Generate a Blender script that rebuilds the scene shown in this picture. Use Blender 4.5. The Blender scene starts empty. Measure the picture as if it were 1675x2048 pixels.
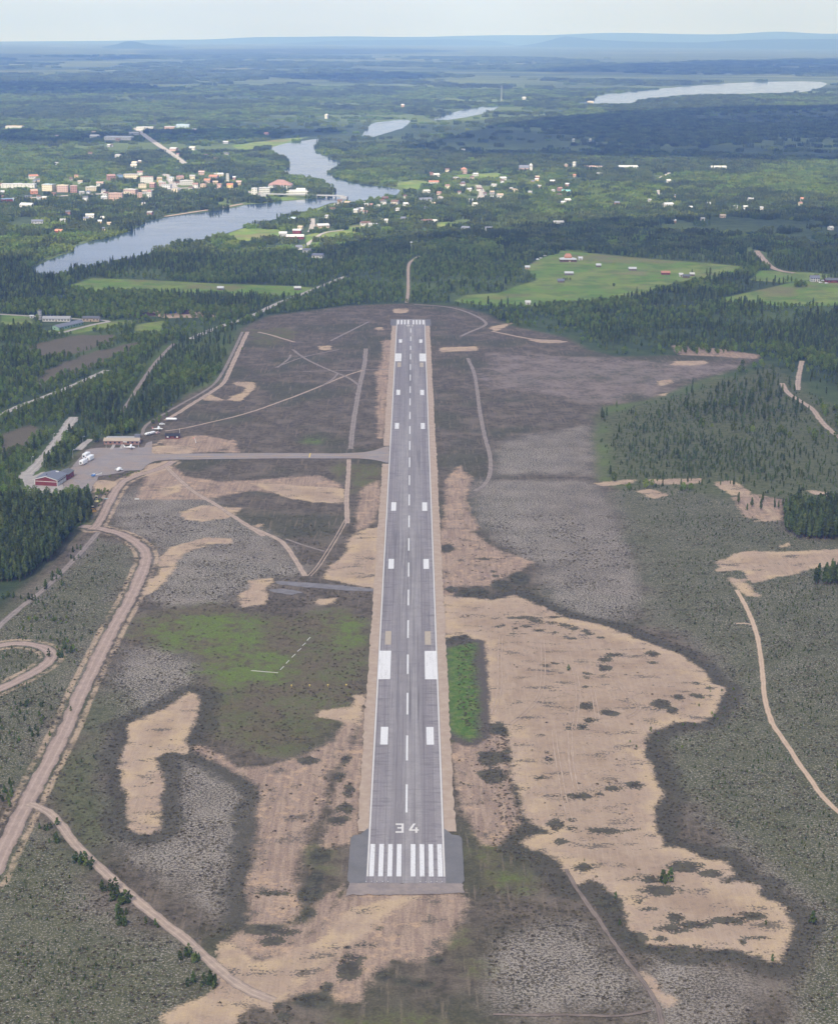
import bpy, bmesh, math, random
import numpy as np
from math import radians as RAD, sin, cos, pi, tan
random.seed(7); rng = np.random.default_rng(11)
scene = bpy.context.scene
COL = scene.collection

# ------------------------------------------------------------ camera, world, sun, exposure
FPX, W0, H0 = 3600.0, 1675.0, 2048.0
CAM_H, PITCH, YAW, ROLL = 322.4, RAD(15.598), RAD(0.2519), RAD(0.3155)
RX = -1.49                                   # runway centre line, parallel to +Y
_fw = np.array([sin(YAW)*cos(PITCH), cos(YAW)*cos(PITCH), -sin(PITCH)])
_r = np.array([cos(YAW), -sin(YAW), 0.0]); _u = np.cross(_r, _fw)
_R = cos(ROLL)*_r + sin(ROLL)*_u; _U = -sin(ROLL)*_r + cos(ROLL)*_u
from mathutils import Matrix, Vector
cd = bpy.data.cameras.new('camera'); cam = bpy.data.objects.new('camera', cd); COL.objects.link(cam)
cd.sensor_fit = 'HORIZONTAL'; cd.sensor_width = 36; cd.lens = 36*FPX/W0
cd.clip_start = 1.0; cd.clip_end = 200000
cam.matrix_world = Matrix(((_R[0], _U[0], -_fw[0], 0), (_R[1], _U[1], -_fw[1], 0), (_R[2], _U[2], -_fw[2], CAM_H), (0, 0, 0, 1)))
scene.camera = cam
SUN_EL, SUN_AZ = RAD(44), RAD(200)           # compass style: 0 = +Y, clockwise; behind and a little left
sun_dir = np.array([sin(SUN_AZ)*cos(SUN_EL), cos(SUN_AZ)*cos(SUN_EL), sin(SUN_EL)])
sl = bpy.data.lights.new('sun', 'SUN'); sl.energy = 5.0; sl.angle = RAD(0.53); sl.color = (1.0, 0.935, 0.86)
so = bpy.data.objects.new('sun', sl); COL.objects.link(so)
so.rotation_euler = Vector(sun_dir).to_track_quat('Z', 'Y').to_euler()
scene.view_settings.view_transform = 'Standard'; scene.view_settings.look = 'None'
scene.view_settings.gamma = 1; scene.view_settings.use_curve_mapping = False
scene.view_settings.exposure = 0.4
cy = scene.cycles
cy.max_bounces = 4; cy.diffuse_bounces = 2; cy.glossy_bounces = 2; cy.transmission_bounces = 2
cy.transparent_max_bounces = 8; cy.volume_bounces = 1
cy.use_denoising = True; cy.denoiser = 'OPENIMAGEDENOISE'; cy.denoising_input_passes = 'RGB_ALBEDO_NORMAL'; cy.denoising_prefilter = 'ACCURATE'
cy.use_adaptive_sampling = True; cy.adaptive_threshold = 0.01
scene.render.use_persistent_data = False

# ------------------------------------------------------------ node helpers
class NT:
    def __init__(s, tree): s.t = tree; s.n = tree.nodes; s.l = tree.links
    def node(s, typ, **kw):
        n = s.n.new(typ)
        for k, v in kw.items(): setattr(n, k, v)
        return n
    def set(s, sock, v):
        if isinstance(v, bpy.types.NodeSocket): s.l.new(v, sock)
        elif isinstance(v, (tuple, list)) and len(v) == 3 and sock.type == 'RGBA': sock.default_value = (*v, 1)
        else: sock.default_value = v
    def attr(s, name): return s.node('ShaderNodeAttribute', attribute_name=name).outputs['Fac']
    def noise(s, vec, scale, detail=3, rough=0.55, out='Fac', dist=0.0):
        n = s.node('ShaderNodeTexNoise'); s.set(n.inputs['Vector'], vec); n.inputs['Scale'].default_value = scale
        n.inputs['Detail'].default_value = detail; n.inputs['Roughness'].default_value = rough; n.inputs['Distortion'].default_value = dist
        return n.outputs[out]
    def math(s, op, a, b=0.0, c=0.0, clamp=False):
        n = s.node('ShaderNodeMath', operation=op, use_clamp=clamp)
        s.set(n.inputs[0], a); s.set(n.inputs[1], b)
        if len(n.inputs) > 2: s.set(n.inputs[2], c)
        return n.outputs[0]
    def sstep(s, v, a, b, lo=0.0, hi=1.0, mode='SMOOTHSTEP'):
        n = s.node('ShaderNodeMapRange', interpolation_type=mode)
        s.set(n.inputs['Value'], v); s.set(n.inputs['From Min'], a); s.set(n.inputs['From Max'], b)
        s.set(n.inputs['To Min'], lo); s.set(n.inputs['To Max'], hi)
        return n.outputs['Result']
    def mix(s, f, a, b, mode='MIX'):
        n = s.node('ShaderNodeMix', data_type='RGBA', blend_type=mode)
        s.set(n.inputs[0], f); s.set(n.inputs[6], a); s.set(n.inputs[7], b)
        return n.outputs[2]
    def scale(s, vec, v):
        n = s.node('ShaderNodeVectorMath', operation='MULTIPLY'); s.set(n.inputs[0], vec); n.inputs[1].default_value = v
        return n.outputs[0]
    def bsdf(s, col, rough=0.9, spec=0.2, normal=None, metal=0.0):
        n = s.node('ShaderNodeBsdfPrincipled'); s.set(n.inputs['Base Color'], col); s.set(n.inputs['Roughness'], rough)
        n.inputs['Specular IOR Level'].default_value = spec; n.inputs['Metallic'].default_value = metal
        if normal is not None: s.l.new(normal, n.inputs['Normal'])
        return n.outputs[0]
    def bump(s, h, strength, dist):
        n = s.node('ShaderNodeBump'); n.inputs['Strength'].default_value = strength; n.inputs['Distance'].default_value = dist
        s.set(n.inputs['Height'], h); return n.outputs[0]
    def out(s, sock, vol=False):
        o = s.node('ShaderNodeOutputMaterial'); s.l.new(sock, o.inputs['Volume' if vol else 'Surface'])
def newmat(name):
    m = bpy.data.materials.new(name); m.use_nodes = True; m.node_tree.nodes.clear(); return m, NT(m.node_tree)
_mats = {}
def plain(name, col, rough=0.7, spec=0.3, var=0.12, scale=0.8, metal=0.0, rnd=0.0):
    """paint or cladding with a little blotchy wear"""
    if name in _mats: return _mats[name]
    m, t = newmat(name)
    pos = t.node('ShaderNodeTexCoord').outputs['Object']
    f = t.noise(pos, scale, 4)
    c = t.mix(f, tuple(v*(1-var) for v in col), tuple(min(1, v*(1+var)) for v in col))
    if rnd:
        r = t.node('ShaderNodeObjectInfo').outputs['Random']
        c = t.mix(r, c, tuple(v*(1-rnd) for v in col))
    t.out(t.bsdf(c, rough, spec, None, metal)); _mats[name] = m; return m

# ------------------------------------------------------------ world
world = bpy.data.worlds.new('World'); scene.world = world; world.use_nodes = True
wt = NT(world.node_tree); wt.n.clear()
sky = wt.node('ShaderNodeTexSky', sky_type='NISHITA'); sky.sun_disc = False
sky.sun_elevation = SUN_EL; sky.sun_rotation = SUN_AZ; sky.altitude = 300; sky.air_density = 1.0; sky.dust_density = 1.5; sky.ozone_density = 1.0
wc = wt.node('ShaderNodeTexCoord').outputs['Generated']
wn = wt.noise(wt.scale(wc, (1.0, 1.0, 7.0)), 3.2, 5, 0.55)
cl = wt.sstep(wn, 0.3, 0.62)
bg = wt.node('ShaderNodeBackground'); bg.inputs['Strength'].default_value = 0.115
lp = wt.mix(wt.math('ADD', 0.45, wt.math('MULTIPLY', cl, 0.5)), sky.outputs[0], (4.35, 4.85, 6.35))
wt.l.new(lp, bg.inputs['Color'])
wo = wt.node('ShaderNodeOutputWorld'); wt.l.new(bg.outputs[0], wo.inputs['Surface'])

# ------------------------------------------------------------ projection of traced outlines to the ground
REARTH, DFLAT = 1.85e6, 2000.0
def zg(x, y):
    d = np.hypot(x, y); return -(np.maximum(d-DFLAT, 0)**2)/(2*REARTH)
def ray(px, py):
    return _fw + _R*(px-W0/2)/FPX - _U*(py-H0/2)/FPX
def P(px, py):
    d = ray(px, py); z = 0.0
    for _ in range(40):
        t = (z-CAM_H)/d[2]; z2 = float(zg(d[0]*t, d[1]*t))
        if abs(z2-z) < 1e-4: break
        z = z + 0.7*(z2-z)
    t = (z-CAM_H)/d[2]
    return np.array([d[0]*t, d[1]*t])
CROPS = {'F': (0, 0, 1), 'L1': (0, 960, 2.991), 'L2': (0, 1400, 2.991), 'M1': (500, 960, 3.641), 'M2': (500, 1450, 3.35),
         'R1': (860, 1000, 2.7917), 'R2': (960, 1500, 2.3427), 'R3': (1300, 900, 3.413), 'AP': (30, 800, 4.1875),
         'T3': (0, 320, 2.991), 'T4': (500, 320, 2.991), 'T5': (1000, 320, 2.4815), 'L0': (0, 600, 2.991),
         'M0': (540, 600, 2.888), 'R0': (1100, 660, 2.913), 'Z0': (0, 40, 1.994), 'Z1': (835, 40, 1.994), 'Z7': (480, 1260, 5.982)}
def TR(c, pts):
    ox, oy, s = CROPS[c]; return [(ox+x/s, oy+y/s) for x, y in pts]
def G(c, pts): return np.array([P(x, y) for x, y in TR(c, pts)])
def GF(pts): return np.array([P(x, y) for x, y in pts])
def mpp(px, py):
    g = P(px, py); return math.sqrt(g[0]**2+g[1]**2+CAM_H**2)/FPX/1.02

# ------------------------------------------------------------ mesh helpers
def mesh_np(name, v, f, mats=(), mi=None, smooth=False):
    me = bpy.data.meshes.new(name); me.from_pydata([tuple(map(float, p)) for p in v], [], [tuple(map(int, q)) for q in f])
    for m in mats: me.materials.append(m)
    if mi is not None: me.polygons.foreach_set('material_index', np.array(mi, dtype=np.int32))
    if smooth: me.polygons.foreach_set('use_smooth', np.ones(len(me.polygons), dtype=bool))
    me.update(); return me
def link(name, me, parent=None, loc=None, rz=None):
    o = bpy.data.objects.new(name, me); COL.objects.link(o)
    if parent: o.parent = parent
    if loc is not None: o.location = loc
    if rz is not None: o.rotation_euler = (0, 0, rz)
    return o
def empty(name, loc, rz=0.0):
    o = bpy.data.objects.new(name, None); COL.objects.link(o); o.location = loc; o.rotation_euler = (0, 0, rz); o.empty_display_size = 1; return o
def tag(o, label=None, cat=None, group=None, kind=None):
    if label: o['label'] = label
    if cat: o['category'] = cat
    if group: o['group'] = group
    if kind: o['kind'] = kind
    return o
class MB:
    def __init__(s): s.v = []; s.f = []
    def add(s, v, f):
        k = len(s.v); s.v += [tuple(p) for p in v]; s.f += [tuple(i+k for i in q) for q in f]; return s
    def box(s, x0, x1, y0, y1, z0, z1):
        return s.add([(x0, y0, z0), (x1, y0, z0), (x1, y1, z0), (x0, y1, z0), (x0, y0, z1), (x1, y0, z1), (x1, y1, z1), (x0, y1, z1)],
                     [(0, 3, 2, 1), (4, 5, 6, 7), (0, 1, 5, 4), (1, 2, 6, 5), (2, 3, 7, 6), (3, 0, 4, 7)])
    def tube(s, pts, radii, n=8, cap=True):
        """lofted round section through pts; radii: float or (rx, rz) pairs"""
        rings = []; k0 = len(s.v)
        for i, p in enumerate(pts):
            p = Vector(p); a = Vector(pts[max(i-1, 0)]); b = Vector(pts[min(i+1, len(pts)-1)])
            d = (b-a).normalized(); ref = Vector((0, 0, 1)) if abs(d.z) < 0.9 else Vector((0, 1, 0))
            sx = d.cross(ref).normalized(); sy = sx.cross(d).normalized()
            r = radii[i]; r = r if isinstance(r, (tuple, list)) else (r, r)
            for j in range(n):
                t = 2*pi*j/n; q = p + sx*(r[0]*cos(t)) + sy*(r[1]*sin(t)); s.v.append(tuple(q))
        for i in range(len(pts)-1):
            for j in range(n):
                s.f.append((k0+i*n+j, k0+i*n+(j+1) % n, k0+(i+1)*n+(j+1) % n, k0+(i+1)*n+j))
        if cap:
            s.f.append(tuple(k0+j for j in reversed(range(n)))); s.f.append(tuple(k0+(len(pts)-1)*n+j for j in range(n)))
        return s
    def mesh(s, name, mat, smooth=False): return mesh_np(name, s.v, s.f, [mat] if mat else [], None, smooth)
    def build(s, name, mat, parent=None, smooth=False, **k): return link(name, s.mesh(name, mat, smooth), parent, **k)

# ------------------------------------------------------------ value noise for layout
_lat = rng.random((257, 257))
def vnoise(x, y, sc, seed=0):
    x = np.asarray(x)/sc + seed*17.3 + 1000; y = np.asarray(y)/sc + seed*9.1 + 1000
    i = np.floor(x).astype(int); j = np.floor(y).astype(int); u = x-i; v = y-j
    u = u*u*(3-2*u); v = v*v*(3-2*v); i &= 255; j &= 255
    a = _lat[i, j]; b = _lat[i+1, j]; c = _lat[i, j+1]; d = _lat[i+1, j+1]
    return (a*(1-u)+b*u)*(1-v)+(c*(1-u)+d*u)*v
def fbm(x, y, sc, seed=0):
    return 0.5*vnoise(x, y, sc, seed)+0.3*vnoise(x, y, sc/2.1, seed+3)+0.2*vnoise(x, y, sc/4.4, seed+7)
def sdf(poly, X, Y, M):
    """signed distance (positive inside) clipped to +-M"""
    out = np.full(X.shape, -M); lo = poly.min(0)-M; hi = poly.max(0)+M
    k = np.nonzero((X > lo[0]) & (X < hi[0]) & (Y > lo[1]) & (Y < hi[1]))[0]
    if len(k) == 0: return out
    x = X[k]; y = Y[k]; d2 = np.full(x.shape, 1e18); ins = np.zeros(x.shape, bool)
    n = len(poly)
    for i in range(n):
        ax, ay = poly[i]; bx, by = poly[(i+1) % n]; ex, ey = bx-ax, by-ay
        t = np.clip(((x-ax)*ex+(y-ay)*ey)/(ex*ex+ey*ey+1e-9), 0, 1)
        d2 = np.minimum(d2, (x-ax-t*ex)**2+(y-ay-t*ey)**2)
        c = (ay > y) != (by > y)
        if ey != 0: ins ^= c & (x < ax+(y-ay)*ex/ey)
    d = np.sqrt(d2); out[k] = np.clip(np.where(ins, d, -d), -M, M); return out
def ldist(line, X, Y, M):
    out = np.full(X.shape, M); lo = line.min(0)-M; hi = line.max(0)+M
    k = np.nonzero((X > lo[0]) & (X < hi[0]) & (Y > lo[1]) & (Y < hi[1]))[0]
    if len(k) == 0: return out
    x = X[k]; y = Y[k]; d2 = np.full(x.shape, 1e18)
    for i in range(len(line)-1):
        ax, ay = line[i]; ex, ey = line[i+1]-line[i]
        t = np.clip(((x-ax)*ex+(y-ay)*ey)/(ex*ex+ey*ey+1e-9), 0, 1)
        d2 = np.minimum(d2, (x-ax-t*ex)**2+(y-ay-t*ey)**2)
    out[k] = np.minimum(np.sqrt(d2), M); return out
def smooth_line(p, it=2):
    p = np.array(p)
    for _ in range(it):
        q = [p[0]]
        for a, b in zip(p[:-1], p[1:]): q += [0.75*a+0.25*b, 0.25*a+0.75*b]
        q.append(p[-1]); p = np.array(q)
    return p
def resample(p, step):
    seg = np.hypot(*np.diff(p, axis=0).T); s = np.concatenate([[0], np.cumsum(seg)])
    n = max(2, int(s[-1]/step)+1); t = np.linspace(0, s[-1], n)
    return np.stack([np.interp(t, s, p[:, 0]), np.interp(t, s, p[:, 1])], 1)
# ------------------------------------------------------------ layout traced from the place (all turned into ground metres)
# bare sand
SAND = [
 ('L2', [(1130, -56), (1000, 50), (860, 100), (750, 150), (770, 220), (745, 300), (720, 400), (715, 450), (735, 540), (770, 600), (755, 690), (790, 770), (840, 805), (900, 800), (965, 760), (970, 680), (940, 590), (970, 540), (950, 440), (945, 340), (990, 315), (1140, 320), (1110, 250), (1150, 180), (1170, 100), (1190, 20), (1180, -30)]),
 ('F', [(884, 1190), (985, 1200), (1028, 1190), (1053, 1200), (1075, 1211), (1111, 1227), (1132, 1235), (1175, 1244), (1218, 1254), (1254, 1269), (1290, 1283), (1322, 1297), (1361, 1308), (1376, 1322), (1404, 1340), (1422, 1358), (1428, 1369), (1447, 1376), (1442, 1398), (1426, 1433), (1397, 1444), (1361, 1446), (1326, 1455), (1297, 1462), (1286, 1484), (1290, 1501), (1301, 1527), (1310, 1550), (1314, 1560), (1327, 1585), (1314, 1620), (1306, 1641), (1323, 1671), (1327, 1692), (1366, 1696), (1391, 1709), (1412, 1718), (1451, 1722), (1464, 1739), (1468, 1748), (1434, 1756), (1438, 1765), (1464, 1769), (1489, 1767), (1515, 1773), (1519, 1790), (1558, 1807), (1575, 1833), (1587, 1850), (1583, 1876), (1566, 1897), (1562, 1927), (1536, 1923), (1494, 1910), (1472, 1897), (1430, 1899), (1378, 1899), (1344, 1893), (1293, 1888), (1262, 1860), (1255, 1837), (1237, 1799), (1216, 1773), (1182, 1756), (1148, 1773), (1131, 1739), (1105, 1713), (1058, 1700), (1037, 1684), (1088, 1662), (1050, 1637), (1040, 1600), (1020, 1540), (1032, 1530), (1021, 1530), (1018, 1476), (1014, 1458), (968, 1444), (960, 1412), (957, 1358), (954, 1287), (932, 1269), (885, 1279)]),
 ('F', [(430, 1890), (465, 1880), (510, 1920), (560, 1915), (620, 1885), (670, 1850), (700, 1815), (760, 1800), (800, 1792), (850, 1790), (780, 1825), (745, 1860), (700, 1890), (655, 1930), (620, 1960), (575, 1995), (540, 2020), (500, 2010), (450, 2070), (330, 2070), (320, 2030), (355, 2010), (395, 1995), (430, 1985), (437, 1970)]),
 ('AP', [(650, 720), (690, 670), (840, 680), (865, 700), (790, 760), (660, 775)]),
 ('AP', [(1130, 375), (1240, 340), (1280, 330), (1240, 350), (1160, 380), (1400, 380), (1470, 390), (1480, 450), (1180, 458), (1150, 430)]),
 ('AP', [(1070, 590), (1110, 545), (1180, 530), (1210, 530), (1240, 510), (1330, 505), (1310, 570), (1180, 610), (1000, 640), (900, 690), (870, 680), (1000, 605)]),
 ('L1', [(1010, 400), (1250, 345), (1390, 350), (1385, 380), (1280, 385), (1120, 430), (1060, 470), (1050, 530), (980, 620), (930, 670), (850, 700), (870, 620), (940, 560), (960, 470)]),
 ('L1', [(1490, 600), (1650, 580), (1640, 610), (1560, 660), (1600, 680), (1590, 740), (1450, 760), (1420, 690), (1510, 650)]),
 ('L1', [(1080, 190), (1200, 150), (1430, 170), (1410, 210), (1360, 230), (1210, 250), (1110, 240)]),
 ('L1', [(1490, 265), (1580, 262), (1540, 285)]), ('L1', [(1370, 170), (1440, 168), (1420, 205)]),
 ('L1', [(960, 50), (1090, 20), (1080, 70), (980, 95)]),
 ('M1', [(0, 20), (350, 40), (690, 60), (700, 150), (640, 168), (470, 165), (300, 135), (100, 70)]),
 ('M1', [(510, 720), (600, 620), (690, 540), (700, 470), (760, 380), (850, 350), (960, 340), (950, 640), (940, 790), (800, 770), (640, 740)]),
 ('M1', [(480, 870), (630, 860), (600, 900), (500, 915)]),
 ('M1', [(760, 1570), (840, 1560), (800, 1780), (690, 1760), (480, 1720), (500, 1680), (740, 1660)]),
 ('R3', [(440, 770), (600, 700), (930, 690), (1500, 670), (1500, 740), (1060, 820), (930, 860), (800, 885), (690, 910), (620, 820), (440, 830), (480, 790)]),
 ('R3', [(530, 870), (640, 880), (690, 950), (760, 1000), (660, 1000), (600, 970)]),
 ('R3', [(885, 650), (950, 625), (950, 660), (890, 668)]),
 ('R3', [(740, 365), (800, 400), (890, 450), (880, 485), (720, 485), (830, 460)]),
 ('R3', [(-40, 200), (340, 195), (340, 228), (50, 238)]),
 ('R3', [(440, 220), (570, 205), (640, 250), (690, 320), (540, 305), (470, 260)]),
 ('R0', [(240, 890), (500, 870), (480, 892), (310, 908)]), ('R0', [(500, 940), (580, 925), (690, 960), (600, 985)]),
 ('R0', [(1490, 935), (1675, 950), (1675, 975), (1540, 960)]), ('R0', [(610, 300), (700, 290), (720, 310), (640, 325)]),
 ('R0', [(620, 380), (690, 362), (670, 385)]), ('R0', [(730, 180), (900, 178), (920, 190), (860, 205), (700, 205)]),
 ('M0', [(975, 275), (1190, 265), (1200, 290), (990, 300)]), ('M0', [(280, 265), (355, 262), (345, 290), (280, 290)]),
 ('M0', [(710, 50), (800, 48), (790, 75), (715, 78)]), ('M0', [(610, 155), (655, 155), (650, 175), (605, 170)]),
 ('M0', [(1255, 155), (1400, 130), (1370, 150), (1300, 182)]), ('M0', [(1450, 222), (1675, 232), (1715, 240), (1700, 248), (1560, 246)]),
 ('L0', [(1400, 490), (1525, 490), (1530, 520), (1440, 610), (1370, 600), (1380, 575), (1460, 550), (1470, 520), (1400, 505)]),
 ('L0', [(1250, 560), (1340, 600), (1210, 600)]), ('L0', [(700, 905), (900, 895), (980, 900), (1000, 925), (700, 925)]),
 ('T3', [(680, 920), (880, 895), (1130, 905), (1300, 910), (1420, 850), (1510, 855), (1440, 880), (1300, 940), (1000, 945), (900, 930)]),
 ('R2', [(750, 1045), (790, 1055), (840, 1140), (930, 1170), (900, 1195), (860, 1195), (800, 1130)]),
]
# worn, thinly grown ground (pinkish grey over sand)
PINK = [
 ('R1', [(40, 170), (130, 150), (200, 170), (270, 195), (340, 250), (400, 285), (500, 320), (585, 350), (530, 380), (500, 400), (420, 430), (340, 450), (330, 480), (160, 490), (150, 520), (80, 555), (50, 560), (45, 400)]),
 ('F', [(384, 1503), (435, 1527), (508, 1570), (521, 1590), (515, 1634), (508, 1684), (501, 1744), (491, 1784), (498, 1851), (560, 1851), (600, 1830), (592, 1790), (598, 1740), (605, 1700), (620, 1680), (617, 1655), (645, 1635), (650, 1600), (662, 1565), (655, 1545), (690, 1520), (705, 1490), (716, 1460), (728, 1400), (690, 1440), (650, 1490), (600, 1515), (540, 1530), (480, 1535), (430, 1500), (395, 1488)]),
 ('F', [(728, 1400), (736, 1400), (721, 1680), (692, 1690), (640, 1700), (655, 1640), (660, 1590), (670, 1560), (700, 1510)]), ('F', [(440, 1885), (490, 1855), (560, 1856), (610, 1840), (640, 1790), (690, 1770), (660, 1850), (560, 1920), (470, 1915)]),
 ('F', [(600, 1870), (670, 1800), (690, 1778), (930, 1785), (945, 1800), (915, 1850), (890, 1890), (880, 1910), (830, 1930), (800, 1920), (750, 1950), (730, 1985), (730, 2010), (680, 2010), (660, 1970), (640, 1980), (560, 2010), (470, 2000), (430, 1950), (440, 1890), (540, 1890)]),
 ('F', [(885, 1060), (890, 960), (920, 930), (945, 960), (930, 1000), (960, 1060), (900, 1070)]),
 ('F', [(900, 1490), (960, 1460), (1010, 1470), (1020, 1540), (1040, 1640), (1000, 1690), (960, 1690), (930, 1640), (905, 1560)]),
 ('M1', [(930, 250), (960, 100), (940, 0), (800, 60), (760, 380), (850, 350)]),
 ('F', [(320, 880), (400, 870), (470, 880), (480, 905), (330, 905)]),
 ('F', [(500, 960), (640, 950), (690, 975), (560, 990), (420, 965)]),
 ('L0', [(900, 990), (1040, 985), (1100, 1050), (1400, 1100), (1650, 1080), (1650, 1150), (1500, 1140), (1200, 1196), (800, 1196)]),
 ('M0', [(640, 230), (720, 230), (690, 560), (660, 800), (620, 800), (610, 420), (650, 340)]),
 ('R0', [(700, 85), (1000, 110), (1225, 145), (1200, 168), (1000, 155), (740, 145)]),
 ('R3', [(560, 320), (700, 300), (900, 330), (900, 480), (640, 460)]),
 ('F', [(1240, 1800), (1300, 1800), (1560, 1830), (1570, 1900), (1300, 1900)]),
]
PURPLE = [('F', [(985, 705), (1100, 712), (1215, 719), (1315, 722), (1410, 728), (1475, 724), (1480, 735), (1410, 755), (1350, 765), (1345, 778), (1306, 792), (1265, 792), (1210, 808), (1100, 792), (960, 770)])]
GREEN = [('R1', [(90, 830), (150, 815), (250, 795), (268, 1000), (273, 1200), (270, 1320), (220, 1350), (160, 1320), (100, 1290), (85, 1100), (90, 950)])]
OLIVE = [('F', [(265, 1245), (340, 1215), (430, 1205), (510, 1225), (590, 1235), (660, 1215), (720, 1230), (740, 1280), (730, 1350), (715, 1400), (700, 1430), (640, 1480), (600, 1500), (540, 1510), (450, 1480), (400, 1470), (395, 1440), (390, 1400), (400, 1360), (380, 1310), (300, 1290), (250, 1275)]),
         ('M1', [(740, 100), (950, 30), (950, -120), (600, -130), (640, -20), (760, 20)]),
         ('F', [(945, 1660), (1000, 1690), (1010, 1740), (1075, 1765), (1060, 1780), (960, 1780), (950, 1720)]),
         ('F', [(600, 1690), (660, 1690), (655, 1750), (620, 1755)]),
         ('F', [(895, 1875), (930, 1860), (940, 1890), (900, 1905)]), ('F', [(930, 1925), (965, 1930), (960, 1950), (930, 1945)]),
         ('F', [(700, 2030), (900, 2035), (960, 2060), (640, 2060)]),
         ('F', [(500, 660), (560, 655), (600, 665), (560, 690), (510, 690)])]
LUSH = [('F', [(290, 1245), (370, 1225), (470, 1225), (520, 1250), (560, 1290), (580, 1330), (560, 1370), (460, 1370), (410, 1350), (400, 1320), (320, 1280)]),
        ('F', [(660, 1235), (720, 1240), (725, 1290), (690, 1310), (650, 1270)]), ('F', [(590, 875), (640, 872), (640, 885), (600, 885)]),
        ('F', [(985, 1765), (1040, 1765), (1035, 1778), (990, 1778)])]
LICHEN = [('F', [(230, 1290), (330, 1300), (400, 1310), (400, 1380), (330, 1415), (240, 1450), (225, 1560), (245, 1660), (290, 1690), (330, 1670), (330, 1510), (440, 1530), (515, 1590), (500, 1700), (485, 1830), (430, 1830), (330, 1770), (230, 1690), (185, 1600), (200, 1500)]),
          ('F', [(225, 1000), (330, 950), (420, 1000), (520, 1060), (580, 1100), (610, 1150), (540, 1160), (490, 1180), (440, 1215), (330, 1215), (290, 1190), (320, 1130), (300, 1080), (220, 1050)]),
          ('F', [(940, 960), (1180, 960), (1230, 1000), (1280, 1130), (1300, 1200), (1250, 1240), (1180, 1240), (1100, 1210), (1070, 1130), (1000, 1090), (950, 1040)]),
          ('F', [(-80, 1770), (0, 1760), (60, 1650), (200, 1790), (390, 1920), (430, 1965), (330, 2060), (320, 2200), (-120, 2200)]),
          ('F', [(1200, 985), (1320, 965), (1480, 1010), (1675, 1090), (1800, 1100), (1850, 2200), (1560, 2200), (1590, 1940), (1600, 1840), (1500, 1740), (1420, 1660), (1345, 1560), (1335, 1480), (1470, 1400), (1410, 1310), (1300, 1230), (1280, 1120)]),
          ('F', [(990, 1880), (1100, 1840), (1180, 1850), (1290, 1990), (1290, 2020), (990, 2020)]), ('F', [(1280, 1900), (1500, 1940), (1560, 2200), (1300, 2200), (1300, 1980)]),
          ('F', [(0, 1240), (190, 1075), (265, 1090), (270, 1130), (190, 1300), (110, 1450), (40, 1570), (-40, 1600), (-60, 1300)]),
          ('F', [(1000, 880), (1180, 850), (1190, 950), (990, 950)])]
SHRUB = [('F', [(1200, 985), (1320, 965), (1480, 1010), (1675, 1090), (1800, 1100), (1850, 2200), (1580, 2200), (1590, 1940), (1610, 1840), (1500, 1740), (1420, 1660), (1345, 1560), (1335, 1480), (1470, 1400), (1410, 1310), (1300, 1230), (1280, 1120)]),
         ('F', [(-80, 1770), (0, 1720), (60, 1640), (200, 1790), (390, 1920), (430, 1965), (330, 2060), (320, 2200), (-120, 2200)]),
         ('F', [(0, 1240), (190, 1075), (265, 1090), (270, 1130), (190, 1300), (110, 1450), (40, 1570), (-40, 1600), (-60, 1300)]),
         ('F', [(100, 1600), (190, 1430), (240, 1390), (240, 1450), (210, 1560), (195, 1680)]),
         ('F', [(1195, 830), (1290, 805), (1420, 765), (1540, 730), (1600, 760), (1720, 860), (1720, 1010), (1240, 985), (1190, 950)])]
MEADOW = [('F', [(905, 603), (930, 590), (1000, 585), (1030, 573), (1075, 560), (1055, 545), (1050, 535), (1073, 520), (1112, 505), (1125, 501), (1225, 511), (1314, 519), (1403, 525), (1455, 530), (1483, 533), (1476, 546), (1423, 558), (1387, 566), (1314, 580), (1240, 600), (1195, 605), (1100, 612), (1000, 614)]),
          ('F', [(1420, 602), (1480, 588), (1560, 570), (1596, 562), (1760, 560), (1780, 610), (1560, 612)]),
          ('F', [(125, 575), (185, 556), (300, 560), (435, 567), (560, 571), (630, 575), (600, 590), (480, 592), (300, 586), (165, 584)]),
          ('F', [(405, 467), (448, 455), (560, 458), (566, 482), (495, 482), (450, 474)]), ('F', [(610, 470), (645, 463), (680, 460), (710, 450), (740, 452), (700, 470), (650, 475), (630, 492), (612, 486)]),
          ('F', [(865, 452), (885, 443), (910, 447), (905, 462), (868, 464)]), ('F', [(575, 425), (640, 408), (660, 412), (600, 430)]),
          ('F', [(530, 391), (590, 392), (600, 398), (530, 402)]), ('F', [(0, 628), (65, 634), (65, 648), (0, 656)]), ('F', [(60, 665), (150, 655), (240, 640), (300, 640), (150, 668)]),
          ('F', [(270, 650), (330, 640), (320, 668), (270, 670)]), ('F', [(780, 368), (830, 360), (870, 366), (830, 382)]), ('F', [(900, 350), (1000, 345), (1010, 356), (920, 362)]),
          ('F', [(460, 290), (560, 278), (620, 272), (560, 292), (480, 300)]), ('F', [(1520, 540), (1620, 545), (1700, 552), (1560, 565), (1500, 560)])]
MIRE = [('L0', [(230, 500), (280, 420), (470, 340), (560, 310), (830, 250), (800, 290), (660, 360), (560, 400), (380, 450), (240, 520)]),
        ('F', [(60, 690), (150, 670), (250, 670), (180, 700), (80, 720)]), ('F', [(0, 870), (60, 850), (90, 860), (40, 900), (0, 920)]),
        ]
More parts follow.
